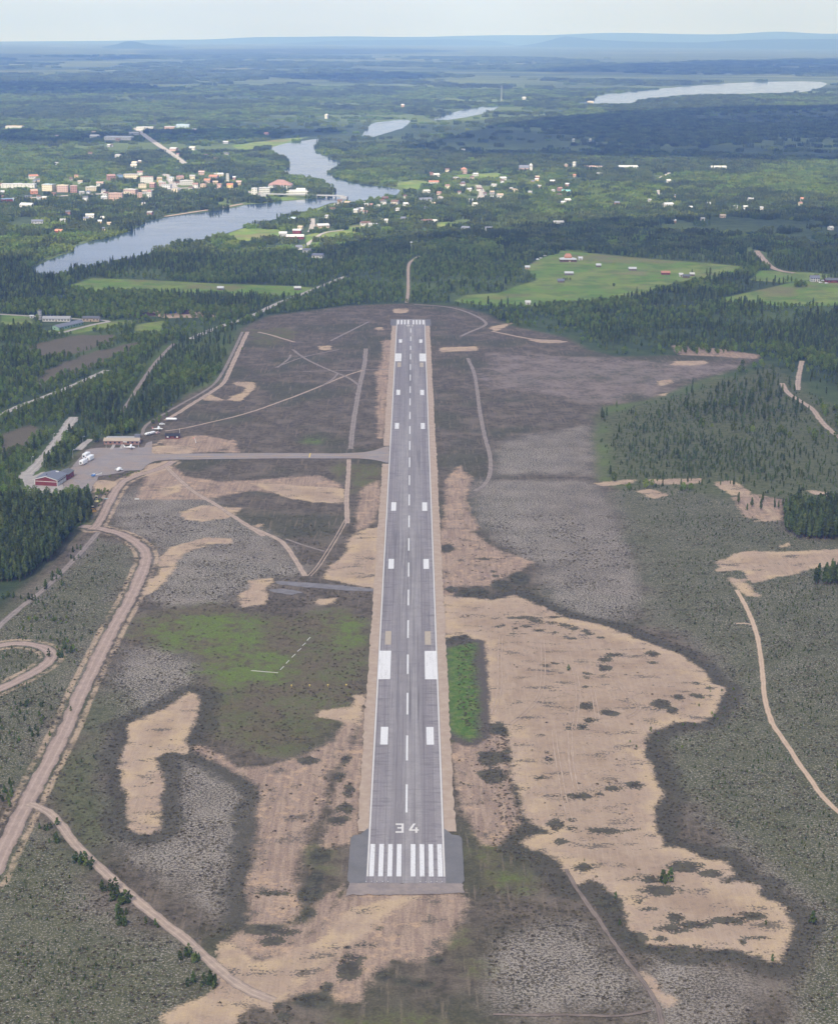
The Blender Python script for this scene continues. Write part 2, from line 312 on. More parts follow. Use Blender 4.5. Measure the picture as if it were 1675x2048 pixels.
RIVER = [[(66, 537), (80, 528), (100, 517), (144, 502), (160, 487), (200, 480), (261, 464), (278, 454), (284, 445), (328, 435), (401, 427), (481, 413), (502, 408), (532, 407), (560, 403), (610, 399), (648, 396), (668, 388), (673, 382), (662, 374), (640, 360), (607, 357), (583, 352), (562, 345), (575, 334), (579, 326), (570, 316), (548, 306), (535, 300), (547, 293), (577, 285), (640, 277), (649, 276), (630, 290), (635, 304), (662, 316), (682, 326), (672, 337), (657, 347), (674, 355), (697, 363), (734, 370), (767, 373), (791, 378), (806, 382), (790, 392), (734, 400), (690, 404), (665, 405), (640, 413), (610, 424), (560, 436), (500, 452), (445, 470), (410, 480), (375, 482), (355, 490), (308, 503), (290, 512), (205, 530), (135, 540), (118, 552), (80, 552)],
         [(720, 274), (735, 252), (752, 244), (824, 237), (812, 254), (780, 264), (742, 276)], [(862, 240), (900, 226), (945, 215), (1002, 211), (980, 224), (925, 236), (880, 242)]]
LAKE = [[(1150, 204), (1186, 201), (1191, 190), (1286, 180), (1387, 171), (1477, 165), (1587, 162), (1660, 164), (1632, 180), (1577, 187), (1487, 190), (1362, 193), (1276, 202), (1266, 210), (1211, 210), (1160, 209)]]
# heather islands on the sand: crop, centre, half width, half height
ISLES = [('R1', a) for a in [(525, 658, 110, 9), (695, 652, 35, 8), (585, 678, 45, 9), (685, 686, 40, 9), (755, 702, 48, 11), (490, 688, 18, 6), (405, 700, 22, 6), (375, 711, 22, 6), (535, 705, 28, 8), (470, 718, 20, 7), (605, 727, 34, 8), (690, 742, 20, 9), (800, 718, 38, 9), (865, 730, 28, 9), (890, 748, 32, 10), (455, 745, 18, 7), (520, 742, 16, 6), (755, 755, 20, 7), (785, 776, 36, 8), (955, 768, 24, 9), (970, 890, 42, 15), (1030, 865, 48, 12), (975, 938, 42, 20), (870, 970, 32, 8), (640, 925, 25, 10), (700, 911, 40, 5), (678, 1060, 30, 8), (868, 1044, 22, 9), (880, 992, 22, 7), (1240, 860, 40, 18), (1240, 910, 30, 9), (960, 982, 20, 6), (370, 1275, 60, 35), (850, 1265, 30, 16), (780, 1275, 30, 10), (890, 1232, 40, 14), (1000, 1190, 60, 20), (1290, 1140, 60, 28), (1350, 1175, 40, 20), (870, 1150, 45, 25), (400, 1440, 60, 30), (660, 1445, 25, 12), (655, 1408, 20, 7), (430, 1405, 30, 10), (610, 1310, 25, 5), (1480, 1020, 30, 8), (1560, 1050, 30, 9), (1385, 1100, 40, 15), (1500, 1095, 60, 12), (350, 400, 22, 8), (360, 425, 22, 8), (400, 475, 60, 30), (500, 440, 60, 40), (250, 515, 90, 22), (300, 330, 70, 7), (90, 270, 50, 25), (120, 500, 40, 20)]]
ISLES += [('R2', a) for a in [(470, 215, 75, 15), (560, 208, 30, 10), (625, 182, 48, 13), (720, 165, 48, 18), (580, 380, 90, 17), (705, 372, 32, 9), (355, 350, 40, 30), (290, 385, 40, 10), (375, 430, 35, 18), (230, 328, 30, 6), (685, 602, 22, 8), (735, 592, 24, 8), (960, 550, 90, 28), (1080, 580, 60, 22), (840, 660, 90, 26), (800, 610, 50, 22), (915, 785, 45, 25), (1000, 820, 90, 18), (1150, 800, 110, 20), (1280, 778, 80, 18), (900, 840, 80, 20), (740, 710, 25, 10), (780, 745, 40, 12), (850, 885, 40, 15), (1230, 905, 20, 10), (1310, 880, 70, 8), (870, 930, 190, 16), (1150, 950, 90, 14), (480, 550, 50, 20), (320, 45, 25, 8), (60, 120, 70, 40), (40, 40, 60, 40), (600, 720, 70, 40), (720, 880, 70, 30), (280, 130, 40, 10), (430, 330, 20, 8), (430, 365, 25, 14)]]
ISLES += [('M2', a) for a in [(150, 1125, 125, 20), (410, 1130, 90, 60), (440, 1030, 70, 60), (400, 1260, 50, 35), (90, 1375, 160, 40), (230, 1390, 110, 25), (150, 1450, 100, 35), (470, 880, 80, 60), (640, 560, 60, 40), (590, 640, 80, 30), (660, 440, 40, 50), (390, 240, 80, 30), (600, 350, 40, 30), (640, 230, 40, 30), (660, 1640, 90, 80), (700, 1560, 70, 25), (420, 1850, 130, 50), (520, 1760, 50, 30), (900, 1680, 70, 40), (1020, 1720, 70, 30), (960, 1590, 50, 14), (1250, 1580, 60, 40), (1150, 1740, 80, 30), (760, 1480, 60, 14), (650, 1490, 30, 14), (860, 1365, 20, 8), (190, 1880, 40, 30), (230, 1960, 60, 40)]]
BELT2 = ('F', [(330, 1508), (384, 1505), (435, 1530), (503, 1570), (516, 1592), (510, 1634), (503, 1684), (496, 1744), (486, 1784), (490, 1845)])
# roads: name, crop, points, width m, style
ROADS = [
 ('gravel_road', 'L1', [(480, 275), (600, 290), (720, 320), (800, 360), (860, 410), (880, 460), (860, 530), (820, 620), (770, 730), (700, 840), (640, 960), (590, 1060), (540, 1160), (480, 1280), (430, 1400), (400, 1470), (330, 1616), (240, 1776), (170, 1916), (100, 2056), (30, 2196), (-60, 2400)], 7.4, 'gravel'),
 ('gravel_road', 'AP', [(640, 1085), (700, 1040), (800, 830), (860, 730), (910, 680), (990, 640), (1130, 600), (1250, 560), (1330, 510)], 6.0, 'gravel'),
 ('sand_track', 'AP', [(1270, 560), (1380, 670), (1480, 760), (1600, 830), (1675, 870), (1790, 950), (1930, 1040), (2080, 1140)], 3.8, 'sand'),
 ('sand_track', 'M1', [(-20, 330), (100, 385), (210, 430), (270, 490), (330, 580), (400, 700)], 3.6, 'sand'),
 ('sand_track', 'L2', [(170, 620), (240, 640), (330, 700), (450, 870), (560, 970), (700, 1100), (850, 1230), (1000, 1350), (1120, 1440), (1250, 1560), (1390, 1680), (1520, 1760), (1640, 1800)], 4.6, 'sand'),
 ('forest_track', 'L1', [(590, 310), (480, 440), (360, 560), (260, 660), (150, 740), (30, 840), (-60, 930)], 4.0, 'grey'),
 ('gravel_loop', 'L1', [(-80, 1010), (20, 985), (120, 975), (230, 990), (300, 1020), (315, 1060), (270, 1110), (150, 1180), (0, 1250), (-80, 1290)], 6.5, 'gravel'),
 ('sand_track', 'F', [(1472, 1180), (1487, 1205), (1502, 1237), (1514, 1272), (1520, 1310), (1525, 1354), (1527, 1392), (1540, 1442), (1555, 1465), (1580, 1500), (1592, 1521), (1618, 1556), (1643, 1594), (1680, 1628)], 2.6, 'bright'),
 ('sand_track', 'R3', [(585, 1185), (640, 1182), (695, 1192)], 1.6, 'bright'),
 ('sand_track', 'M0', [(553, 280), (545, 380), (515, 500), (495, 620), (478, 720), (465, 860)], 4.6, 'grey'),
 ('sand_track', 'M0', [(455, 920), (450, 1050), (440, 1155), (445, 1290)], 3.6, 'sand'),
 ('wheel_track', 'M1', [(700, 290), (640, 400), (560, 530), (490, 640), (430, 700)], 3.0, 'rut'),
 ('wheel_track', 'M1', [(260, 430), (400, 480), (540, 520)], 2.0, 'grey'),
 ('sand_track', 'F', [(330, 862), (368, 857), (418, 845), (468, 834), (518, 819), (558, 804), (592, 792), (644, 771), (696, 749), (727, 740)], 2.6, 'sand'),
 ('sand_track', 'M0', [(190, 412), (400, 408), (540, 403), (700, 401)], 2.6, 'grey'),
 ('wheel_track', 'M0', [(130, 285), (200, 340), (330, 400), (450, 445), (512, 492)], 3.0, 'grey'),
 ('wheel_track', 'M0', [(40, 390), (110, 340), (120, 315)], 2.4, 'grey'),
 ('wheel_track', 'M0', [(300, 495), (360, 460), (390, 425)], 2.4, 'grey'),
 ('wheel_track', 'M0', [(350, 235), (450, 185), (570, 125)], 3.0, 'grey'),
 ('sand_track', 'M0', [(-70, 185), (0, 200), (80, 225), (140, 243)], 3.6, 'sand'),
 ('wheel_track', 'M0', [(30, 390), (180, 330), (350, 295), (400, 285)], 2.0, 'grey'),
 ('wheel_track', 'M0', [(1140, 335), (1180, 420), (1195, 520), (1210, 650), (1240, 800), (1270, 890), (1275, 1000), (1240, 1070), (1180, 1105)], 3.6, 'grey'),
 ('perimeter_track', 'M0', [(830, 25), (1000, 35), (1100, 55), (1200, 95), (1250, 130), (1240, 150), (1150, 185), (1100, 210)], 4.0, 'grey'),
 ('perimeter_track', 'M0', [(1280, 180), (1480, 222), (1600, 236), (1715, 240)], 4.5, 'sand'),
 ('perimeter_track', 'L0', [(1450, 190), (1400, 300), (1340, 420), (1290, 500), (1200, 560), (1050, 640), (900, 730), (860, 760), (850, 810)], 3.0, 'grey'),
 ('perimeter_track', 'L0', [(1480, 190), (1420, 320), (1370, 430), (1340, 500), (1250, 560), (1150, 620), (1060, 680), (990, 720)], 4.6, 'sand'),
 ('access_road', 'L0', [(440, 700), (400, 765), (350, 830), (280, 930), (200, 1010), (130, 1070)], 9.0, 'paved'),
 ('access_road', 'L0', [(-40, 705), (0, 690), (100, 640), (240, 590), (420, 520), (500, 482), (640, 420)], 6.5, 'paved'),
 ('access_road', 'F', [(690, 553), (665, 563), (600, 590), (545, 610), (500, 635), (440, 652), (380, 678)], 7.5, 'paved'),
 ('forest_track', 'L0', [(1040, 260), (930, 370), (860, 470), (800, 560), (770, 610), (720, 680)], 4.0, 'grey'),
 ('farm_road', 'L0', [(-60, 82), (0, 85), (200, 97), (420, 112), (690, 124), (560, 145), (350, 200)], 6.0, 'paved'),
 ('forest_track', 'T4', [(1010, 575), (980, 592), (945, 620), (945, 720), (945, 800), (935, 855)], 4.0, 'sand'),
 ('village_road', 'T4', [(560, 418), (430, 435), (390, 470), (340, 500), (370, 525)], 6.0, 'paved'),
 ('village_road', 'T4', [(370, 350), (375, 400), (360, 430)], 9.0, 'paved'),
 ('town_road', 'Z0', [(540, 430), (570, 455), (620, 490), (680, 530), (740, 575)], 16.0, 'paved'),
 ('forest_track', 'R0', [(1465, 180), (1440, 300), (1440, 350)], 5.0, 'sand'),
 ('forest_track', 'R0', [(1350, 310), (1380, 370), (1450, 410), (1530, 460), (1560, 510), (1610, 570), (1700, 640)], 5.0, 'sand'),
 ('forest_track', 'T5', [(1270, 450), (1330, 525), (1380, 550), (1460, 562)], 9.0, 'sand'),
 ('village_road', 'F', [(955, 370), (965, 385), (958, 400)], 12.0, 'paved'),
 ('village_road', 'F', [(1310, 360), (1340, 345)], 8.0, 'paved'), ('village_road', 'F', [(1316, 380), (1322, 395)], 8.0, 'paved'),
 ('village_road', 'F', [(996, 404), (1020, 408)], 7.0, 'paved'), ('village_road', 'F', [(660, 398), (720, 404), (800, 402)], 8.0, 'paved'),
 ('wheel_track', 'R2', [(400, 560), (450, 650), (520, 750), (600, 870), (680, 980), (760, 1090), (830, 1180), (850, 1300)], 1.7, 'faint'), ('sand_track', 'R2', [(60, 1240), (250, 1246), (400, 1243), (600, 1250), (700, 1245), (800, 1225)], 1.5, 'faint'),
 ('wheel_track', 'R1', [(800, 940), (812, 980), (825, 1060), (822, 1150), (800, 1285)], 2.2, 'rutb'), ('wheel_track', 'R1', [(905, 1060), (918, 1120), (932, 1225)], 2.2, 'rutb'), ('wheel_track', 'R1', [(395, 760), (385, 900), (392, 1040), (350, 1200)], 2.2, 'rutb'), ('wheel_track', 'R1', [(1040, 1010), (1110, 1100), (1180, 1165), (1100, 1215)], 2.2, 'rutb'), ('wheel_track', 'R1', [(690, 1290), (705, 1450), (735, 1570)], 2.2, 'rutb'), ('wheel_track', 'R1', [(780, 1290), (785, 1450), (805, 1570)], 2.2, 'rutb'),
 ('wheel_track', 'R2', [(355, 0), (375, 130), (395, 240), (420, 330)], 2.2, 'rutb'), ('wheel_track', 'R2', [(415, 0), (435, 130), (450, 190)], 2.0, 'rutb'), ('wheel_track', 'R1', [(625, 780), (635, 960), (610, 1120), (440, 1260)], 2.2, 'rutb'),
 ('town_road', 'F', [(20, 398), (120, 392), (200, 388), (300, 380), (400, 374), (500, 383), (530, 391)], 16.0, 'paved'), ('town_road', 'F', [(330, 348), (345, 365), (352, 386)], 14.0, 'paved'),
 ('apron_path', 'AP', [(805, 415), (830, 375)], 2.5, 'paved'), ('apron_path', 'AP', [(885, 410), (905, 372)], 2.5, 'paved'),
 ('apron_path', 'AP', [(530, 420), (590, 360), (640, 330)], 6.0, 'paved'),
 ('shore_road', 'T3', [(985, 338), (1200, 305), (1330, 285), (1450, 262)], 9.0, 'sand'),
]
APRON = ('AP', [(405, 700), (440, 600), (480, 560), (600, 415), (700, 402), (1080, 400), (1100, 360), (1150, 345), (1145, 440), (1200, 470), (1330, 470), (1330, 500), (1180, 512), (1110, 540), (1060, 590), (920, 595), (900, 610), (700, 640), (690, 670), (650, 720), (640, 770), (420, 770)])
YARD = ('AP', [(45, 605), (110, 600), (150, 640), (240, 600), (300, 640), (400, 700), (420, 790), (100, 790)])
TAXIWAY = ('F', [(300, 909), (345, 908), (540, 906.5), (680, 907.5), (727, 905), (745, 902), (772, 893), (778, 893), (777, 927), (772, 926), (750, 920.5), (720, 917.5), (540, 917.5), (345, 920), (300, 921)])
STUB = ('M1', [(190, 738), (400, 748), (640, 768), (880, 793), (975, 800), (975, 817), (900, 815), (700, 807), (520, 792), (330, 777), (190, 757)])
STUB2 = ('M1', [(130, 800), (200, 793), (280, 797), (390, 823), (300, 838), (150, 817)])
GR = {k: [G(c, p) for c, p in v] for k, v in dict(sand=SAND, pink=PINK, purple=PURPLE, green=GREEN, olive=OLIVE, lush=LUSH, lichen=LICHEN, shrub=SHRUB, meadow=MEADOW, mire=MIRE).items()}
WATER = [GF(p) for p in RIVER+LAKE]
ROADL = [(n, resample(smooth_line(G(c, p)), 4.0), w, s) for n, c, p, w, s in ROADS]
# ground that carries no trees: the airfield and its heath
OPEN = [GF([(490, 655), (540, 632), (700, 612), (820, 607), (900, 612), (960, 625), (1010, 650), (1130, 676), (1170, 700), (1230, 714), (1300, 713), (1500, 708), (1515, 718), (1450, 742), (1400, 757), (1330, 785), (1290, 800), (1200, 812), (1180, 870), (1190, 960), (1260, 990), (1800, 1000), (2000, 2400), (-500, 2400), (-500, 1700), (-100, 1260), (0, 1225), (60, 1170), (110, 1125), (165, 1062), (200, 1045), (190, 1000), (180, 975), (140, 985), (60, 980), (100, 960), (150, 930), (165, 902), (185, 893), (195, 880), (285, 868), (300, 850), (380, 790), (440, 765), (470, 700)])]
MOUNDS = [('T3', 620, 912, 160, 18), ('T3', 860, 925, 180, 22), ('T3', 1110, 915, 90, 26), ('T3', 1390, 868, 130, 24), ('T3', 1300, 890, 110, 18), ('T5', 420, 715, 220, 26)]
# ------------------------------------------------------------ ground sheet
def y_of_row(r): return P(W0/2, r)[1]
rows = list(np.arange(2600, 100, -3.4)) + list(np.arange(100, 86.5, -0.9))
ys = [180.0, 260.0, 330.0] + [y for y in (y_of_row(r) for r in rows) if y > 345]
ys = np.array([y for y in ys if y < 38000] + [39000.0, 42000.0])
us = np.concatenate([[-3, -1.6, -0.9, -0.6, -0.45, -0.36, -0.31], np.linspace(-0.275, 0.275, 600), [0.31, 0.36, 0.45, 0.6, 0.9, 1.6, 3]])
GX = (us[None, :]*ys[:, None]).ravel(); GY = np.repeat(ys, len(us)); GZ = zg(GX, GY)
nr, nc = len(ys), len(us)
idx = np.arange(nr*nc).reshape(nr, nc)
quads = np.stack([idx[:-1, :-1], idx[:-1, 1:], idx[1:, 1:], idx[1:, :-1]], -1).reshape(-1, 4)
me = bpy.data.meshes.new('ground')
me.vertices.add(nr*nc); me.vertices.foreach_set('co', np.stack([GX, GY, GZ], 1).astype(np.float32).ravel())
me.loops.add(len(quads)*4); me.loops.foreach_set('vertex_index', quads.astype(np.int32).ravel())
me.polygons.add(len(quads)); me.polygons.foreach_set('loop_start', (np.arange(len(quads))*4).astype(np.int32))
me.polygons.foreach_set('loop_total', np.full(len(quads), 4, np.int32))
me.update(calc_edges=True); me.polygons.foreach_set('use_smooth', np.ones(len(quads), bool))
MARG = 30.0
def put(name, val): me.attributes.new(name, 'FLOAT', 'POINT').data.foreach_set('value', val.astype(np.float32))
FIELD = {}
for k, polys in GR.items():
    a = np.full(GX.shape, -MARG)
    for p in polys: a = np.maximum(a, sdf(p, GX, GY, MARG))
    FIELD[k] = a; put('z_'+k, a)
# heather belt, free of lichen, round the two great sand sheets
belt = np.maximum(sdf(GR['sand'][0], GX, GY, MARG), sdf(GR['sand'][1], GX, GY, MARG))
bl2 = -ldist(G(*BELT2), GX, GY, MARG)-2.0
belt = np.maximum(belt, bl2)
put('z_belt', belt)
op = sdf(OPEN[0], GX, GY, 60.0); put('z_open', op)
edge = np.full(GX.shape, MARG)
for n, l, w, s in ROADL[:2]+ROADL[6:7]: edge = np.minimum(edge, ldist(l[::2], GX, GY, MARG)-w*0.5)
isle = np.full(GX.shape, -MARG)
for c_, (cx, cy_, rx, ry) in ISLES:
    o_, a_, b_ = G(c_, [(cx, cy_), (cx+rx, cy_), (cx, cy_-ry)]); ra = abs(a_[0]-o_[0]); rb = abs(b_[1]-o_[1]); k = np.nonzero((np.abs(GX-o_[0]) < ra*3) & (np.abs(GY-o_[1]) < rb*3))[0]
    isle[k] = np.maximum(isle[k], (1-np.hypot((GX[k]-o_[0])/ra, (GY[k]-o_[1])/rb))*min(ra, rb))
put('z_isle', isle)
put('z_verge', edge)
ground = link('ground', me); tag(ground, kind='structure')

m, t = newmat('ground'); me.materials.append(m)
pos = t.node('ShaderNodeNewGeometry').outputs['Position']
n1 = t.noise(pos, 0.9, 4, 0.6); n2 = t.noise(pos, 0.22, 5, 0.66); n3 = t.noise(pos, 0.05, 5, 0.6); n4 = t.noise(pos, 0.012, 3, 0.5)
nf = t.noise(pos, 2.3, 2, 0.6)
streak = t.noise(t.scale(pos, (0.5, 0.035, 1)), 1.0, 3, 0.6)
streak2 = t.noise(t.scale(pos, (0.04, 0.25, 1)), 1.0, 3, 0.6)
wob = t.math('ADD', t.math('MULTIPLY', t.math('SUBTRACT', n2, 0.5), 7.0), t.math('MULTIPLY', t.math('SUBTRACT', n1, 0.5), 6.0))
wobL = t.math('ADD', wob, t.math('MULTIPLY', t.math('SUBTRACT', n3, 0.5), 26.0))
wobM = t.math('ADD', wob, t.math('MULTIPLY', t.math('SUBTRACT', n3, 0.5), 9.0))
def layer(name, a, b, w=wob): return t.sstep(t.math('ADD', t.attr('z_'+name), w), a, b)
# dark heath base
c = t.mix(t.sstep(n2, 0.35, 0.65), (0.072, 0.061, 0.041), (0.132, 0.107, 0.078))
c = t.mix(t.math('MULTIPLY', t.sstep(n3, 0.45, 0.65), 0.75), c, (0.172, 0.14, 0.106))
c = t.mix(t.math('MULTIPLY', t.sstep(n4, 0.5, 0.62), 0.6), c, (0.064, 0.068, 0.036))
c = t.mix(t.math('MULTIPLY', t.sstep(streak, 0.54, 0.68), 0.55), c, (0.2, 0.158, 0.116))
# forest floor and far country
far = t.sstep(t.attr('z_open'), 4, -10)
big = t.noise(pos, 0.0011, 5, 0.6); big2 = t.noise(t.scale(pos, (0.0006, 0.0014, 1)), 1.0, 5, 0.6)
fc = t.mix(t.sstep(n3, 0.35, 0.65), (0.036, 0.052, 0.024), (0.062, 0.085, 0.034))
fc = t.mix(t.sstep(big, 0.4, 0.62), fc, (0.12, 0.155, 0.045))
dist = t.node('ShaderNodeVectorMath', operation='LENGTH'); t.l.new(pos, dist.inputs[0])
farf = t.sstep(dist.outputs['Value'], 6500, 11000)
fn = t.noise(pos, 0.01, 4, 0.65)
fdark = t.mix(fn, (0.022, 0.036, 0.018), (0.05, 0.075, 0.03))
ffar = t.mix(t.math('MULTIPLY', t.sstep(big2, 0.42, 0.58), 0.9), fdark, (0.125, 0.145, 0.055))
ffar = t.mix(t.math('MULTIPLY', t.sstep(big, 0.58, 0.68), 0.8), ffar, (0.19, 0.185, 0.085))
fc = t.mix(farf, fc, ffar)
c = t.mix(far, c, fc)
# shrub heath: greener
sh = layer('shrub', -10, 14, t.math('ADD', t.math('MULTIPLY', wobL, 1.3), t.math('MULTIPLY', t.math('SUBTRACT', n4, 0.5), 50.0)))
c = t.mix(t.math('MULTIPLY', sh, 0.85), c, t.mix(t.sstep(n2, 0.35, 0.6), (0.066, 0.074, 0.032), (0.118, 0.12, 0.06)))
# lichen: pale cushions between the heather
vo = t.node('ShaderNodeTexVoronoi', feature='F1'); t.set(vo.inputs['Vector'], t.mix(0.2, pos, t.noise(pos, 1.2, 2, out='Color'))); vo.inputs['Scale'].default_value = 0.55; vo.inputs['Randomness'].default_value = 1
li = t.math('ADD', t.math('MULTIPLY', t.noise(pos, 1.0, 3, 0.62), 0.8), t.math('ADD', t.math('MULTIPLY', n3, 0.14), t.math('MULTIPLY', nf, 0.3)))
lthr = t.math('ADD', 0.585, t.math('MULTIPLY', sh, 0.075))
lspot = t.sstep(li, lthr, t.math('ADD', lthr, 0.07))
lz = t.math('MULTIPLY', layer('lichen', -9, 11, wobL), t.sstep(n4, 0.3, 0.6, 0.7, 1.0))
c = t.mix(t.math('MULTIPLY', lz, 0.55), c, t.mix(n1, (0.058, 0.052, 0.039), (0.105, 0.09, 0.072)))
c = t.mix(t.math('MULTIPLY', sh, 0.5), c, t.mix(t.sstep(n2, 0.35, 0.6), (0.066, 0.074, 0.032), (0.118, 0.12, 0.06)))
lcol = t.mix(nf, (0.24, 0.21, 0.175), (0.42, 0.37, 0.31))
c = t.mix(t.math('MULTIPLY', lz, t.math('MULTIPLY', lspot, 0.9)), c, lcol)
# lilac grey heath
pz = layer('purple', -12, 14, t.math('MULTIPLY', wobL, 1.3))
c = t.mix(t.math('MULTIPLY', pz, t.sstep(t.math('ADD', t.math('MULTIPLY', n3, 0.6), t.math('MULTIPLY', n2, 0.4)), 0.36, 0.6, 0.15, 0.65)), c, t.mix(n2, (0.21, 0.168, 0.15), (0.3, 0.243, 0.215)))
# grass
oz = layer('olive', -6, 7, wobL)
c = t.mix(t.math('MULTIPLY', oz, t.sstep(n2, 0.35, 0.6, 0.3, 0.85)), c, t.mix(t.sstep(t.math('ADD', t.math('MULTIPLY', n3, .6), t.math('MULTIPLY', n2, .4)), 0.42, 0.58), (0.145, 0.115, 0.07), (0.108, 0.118, 0.042)))
uz = layer('lush', -8, 10, wobL)
c = t.mix(t.math('MULTIPLY', uz, t.sstep(t.math('ADD', t.math('MULTIPLY', n3, .5), t.math('MULTIPLY', n2, .5)), 0.4, 0.6, 0.05, 0.95)), c, t.mix(n2, (0.09, 0.135, 0.03), (0.15, 0.19, 0.045)))
mz = layer('meadow', -3, 3)
mc = t.mix(t.sstep(n4, 0.42, 0.58), (0.135, 0.225, 0.04), (0.2, 0.25, 0.06))
mc = t.mix(t.math('MULTIPLY', t.sstep(t.noise(pos, 0.03, 4, 0.6), 0.45, 0.6), 0.7), mc, (0.085, 0.15, 0.03))
mc = t.mix(t.math('MULTIPLY', t.sstep(streak2, 0.47, 0.66), 0.75), mc, (0.18, 0.15, 0.075))
mc = t.mix(t.math('MULTIPLY', t.sstep(t.noise(pos, 0.008, 3, 0.5), 0.56, 0.64), 0.6), mc, (0.2, 0.155, 0.085))
c = t.mix(mz, c, mc)
rz_ = layer('mire', -4, 4, wobL)
c = t.mix(rz_, c, t.mix(n3, (0.1, 0.088, 0.055), (0.15, 0.125, 0.085)))
# belt of dark heather
bl = t.math('MULTIPLY', t.sstep(t.math('ADD', t.attr('z_belt'), t.math('ADD', wob, t.math('MULTIPLY', t.math('SUBTRACT', n3, 0.5), 24.0))), -11.5, -7.0), t.sstep(t.math('ADD', t.math('MULTIPLY', n2, .5), t.math('MULTIPLY', n1, .5)), 0.35, 0.6, 0.55, 0.95))
c = t.mix(bl, c, t.mix(n1, (0.048, 0.046, 0.032), (0.1, 0.09, 0.066)))
# worn ground over sand
sandc = t.mix(t.sstep(n3, 0.35, 0.65), (0.46, 0.34, 0.21), (0.42, 0.315, 0.23))
sandc = t.mix(t.math('MULTIPLY', t.sstep(n2, 0.42, 0.7), 0.35), sandc, (0.37, 0.27, 0.215))
kz = layer('pink', -2, 3, wobM)
pinkc = t.mix(t.sstep(streak, 0.35, 0.65), (0.265, 0.19, 0.145), (0.36, 0.265, 0.195))
pinkc = t.mix(t.sstep(t.math('ADD', t.math('MULTIPLY', n2, 0.6), t.math('MULTIPLY', n3, 0.4)), 0.52, 0.6), pinkc, (0.43, 0.3, 0.2))
pinkc = t.mix(t.math('MULTIPLY', t.sstep(t.math('ADD', t.math('MULTIPLY', n1, 0.45), t.math('MULTIPLY', t.noise(pos, 0.075, 4, 0.6), 0.55)), 0.55, 0.6), 0.8), pinkc, (0.085, 0.078, 0.062))
c = t.mix(t.math('MULTIPLY', kz, 0.95), c, pinkc)
sz = layer('sand', -1.4, 1.4, wobM)
twig = t.sstep(t.math('ADD', t.math('MULTIPLY', n1, 0.4), t.math('MULTIPLY', t.noise(t.scale(pos, (0.05, 0.11, 1)), 1.0, 4, 0.62), 0.6)), 0.55, 0.6)
edgegrow = t.sstep(t.math('ADD', t.attr('z_sand'), wobL), 0, 16)
sandv = t.mix(t.math('MULTIPLY', edgegrow, 0.8), sandc, t.mix(t.sstep(t.math('ADD', t.math('MULTIPLY', n3, .6), t.math('MULTIPLY', n4, .4)), 0.42, 0.58), (0.3, 0.215, 0.155), (0.41, 0.31, 0.22)))
sandv = t.mix(t.math('MULTIPLY', t.sstep(streak, 0.56, 0.7), 0.22), sandv, (0.27, 0.2, 0.165))
sandv = t.mix(t.math('MULTIPLY', t.sstep(t.math('ADD', t.math('MULTIPLY', n3, .6), t.math('MULTIPLY', n4, .4)), 0.49, 0.58), 0.6), sandv, pinkc)
grain = t.sstep(t.math('ADD', t.math('MULTIPLY', n1, 0.5), t.math('MULTIPLY', n2, 0.5)), 0.46, 0.62)
sandv = t.mix(t.math('MULTIPLY', grain, t.math('MULTIPLY', edgegrow, 0.38)), sandv, (0.2, 0.15, 0.12))
rut = t.noise(t.scale(pos, (0.35, 0.012, 1)), 1.0, 3, 0.55)
sandv = t.mix(t.math('MULTIPLY', t.sstep(t.math('ABSOLUTE', t.math('SUBTRACT', rut, 0.5)), 0.03, 0.008), 0.18), sandv, (0.5, 0.39, 0.29))
sandv = t.mix(t.math('MULTIPLY', twig, 0.85), sandv, (0.1, 0.088, 0.068))
c = t.mix(sz, c, sandv)
iz = t.sstep(t.math('ADD', t.attr('z_isle'), t.math('MULTIPLY', wob, 1.25)), -0.2, 0.7)
c = t.mix(t.math('MULTIPLY', iz, 0.93), c, t.mix(t.sstep(n2, 0.4, 0.6), (0.05, 0.048, 0.036), (0.088, 0.083, 0.055)))
gz = t.math('MULTIPLY', layer('green', -2.5, 3.5, wobM), t.sstep(n2, 0.25, 0.5, 0.7, 1.0))
c = t.mix(t.sstep(t.math('ADD', t.attr('z_green'), wob), -6.5, -4), c, t.mix(n1, (0.06, 0.055, 0.042), (0.14, 0.115, 0.095)))
c = t.mix(gz, c, t.mix(t.sstep(n2, 0.4, 0.62), (0.07, 0.135, 0.026), (0.13, 0.165, 0.05)))
# sandy verges of the gravel roads
vd = t.math('ABSOLUTE', t.math('SUBTRACT', t.math('ADD', t.attr('z_verge'), t.math('MULTIPLY', t.math('SUBTRACT', n2, 0.5), 3.0)), 2.6))
vz = t.math('MULTIPLY', t.sstep(vd, 1.9, 0.7), t.sstep(t.math('ADD', t.math('MULTIPLY', n3, 0.6), t.math('MULTIPLY', n2, 0.4)), 0.4, 0.56, 0, 0.85))
c = t.mix(t.math('MULTIPLY', vz, t.math('SUBTRACT', 1.0, far)), c, t.mix(n2, (0.38, 0.28, 0.19), (0.45, 0.34, 0.24)))
gr = t.sstep(t.math('ADD', t.math('MULTIPLY', n1, 0.6), t.math('MULTIPLY', nf, 0.4)), 0.3, 0.7, 0.0, 1.0, 'LINEAR')
gv = t.node('ShaderNodeHueSaturation'); t.set(gv.inputs['Color'], c); t.set(gv.inputs['Value'], t.math('ADD', 0.62, t.math('MULTIPLY', gr, 0.76)))
c = t.mix(t.sstep(dist.outputs['Value'], 2200, 1200, 0.15, 1.0), c, t.mix(t.math('MULTIPLY', sz, 0.6), gv.outputs[0], c))
hgt = t.math('ADD', n1, t.math('MULTIPLY', n2, 2.0))
t.out(t.bsdf(c, 0.95, 0.1, t.bump(hgt, 0.55, 0.5)))

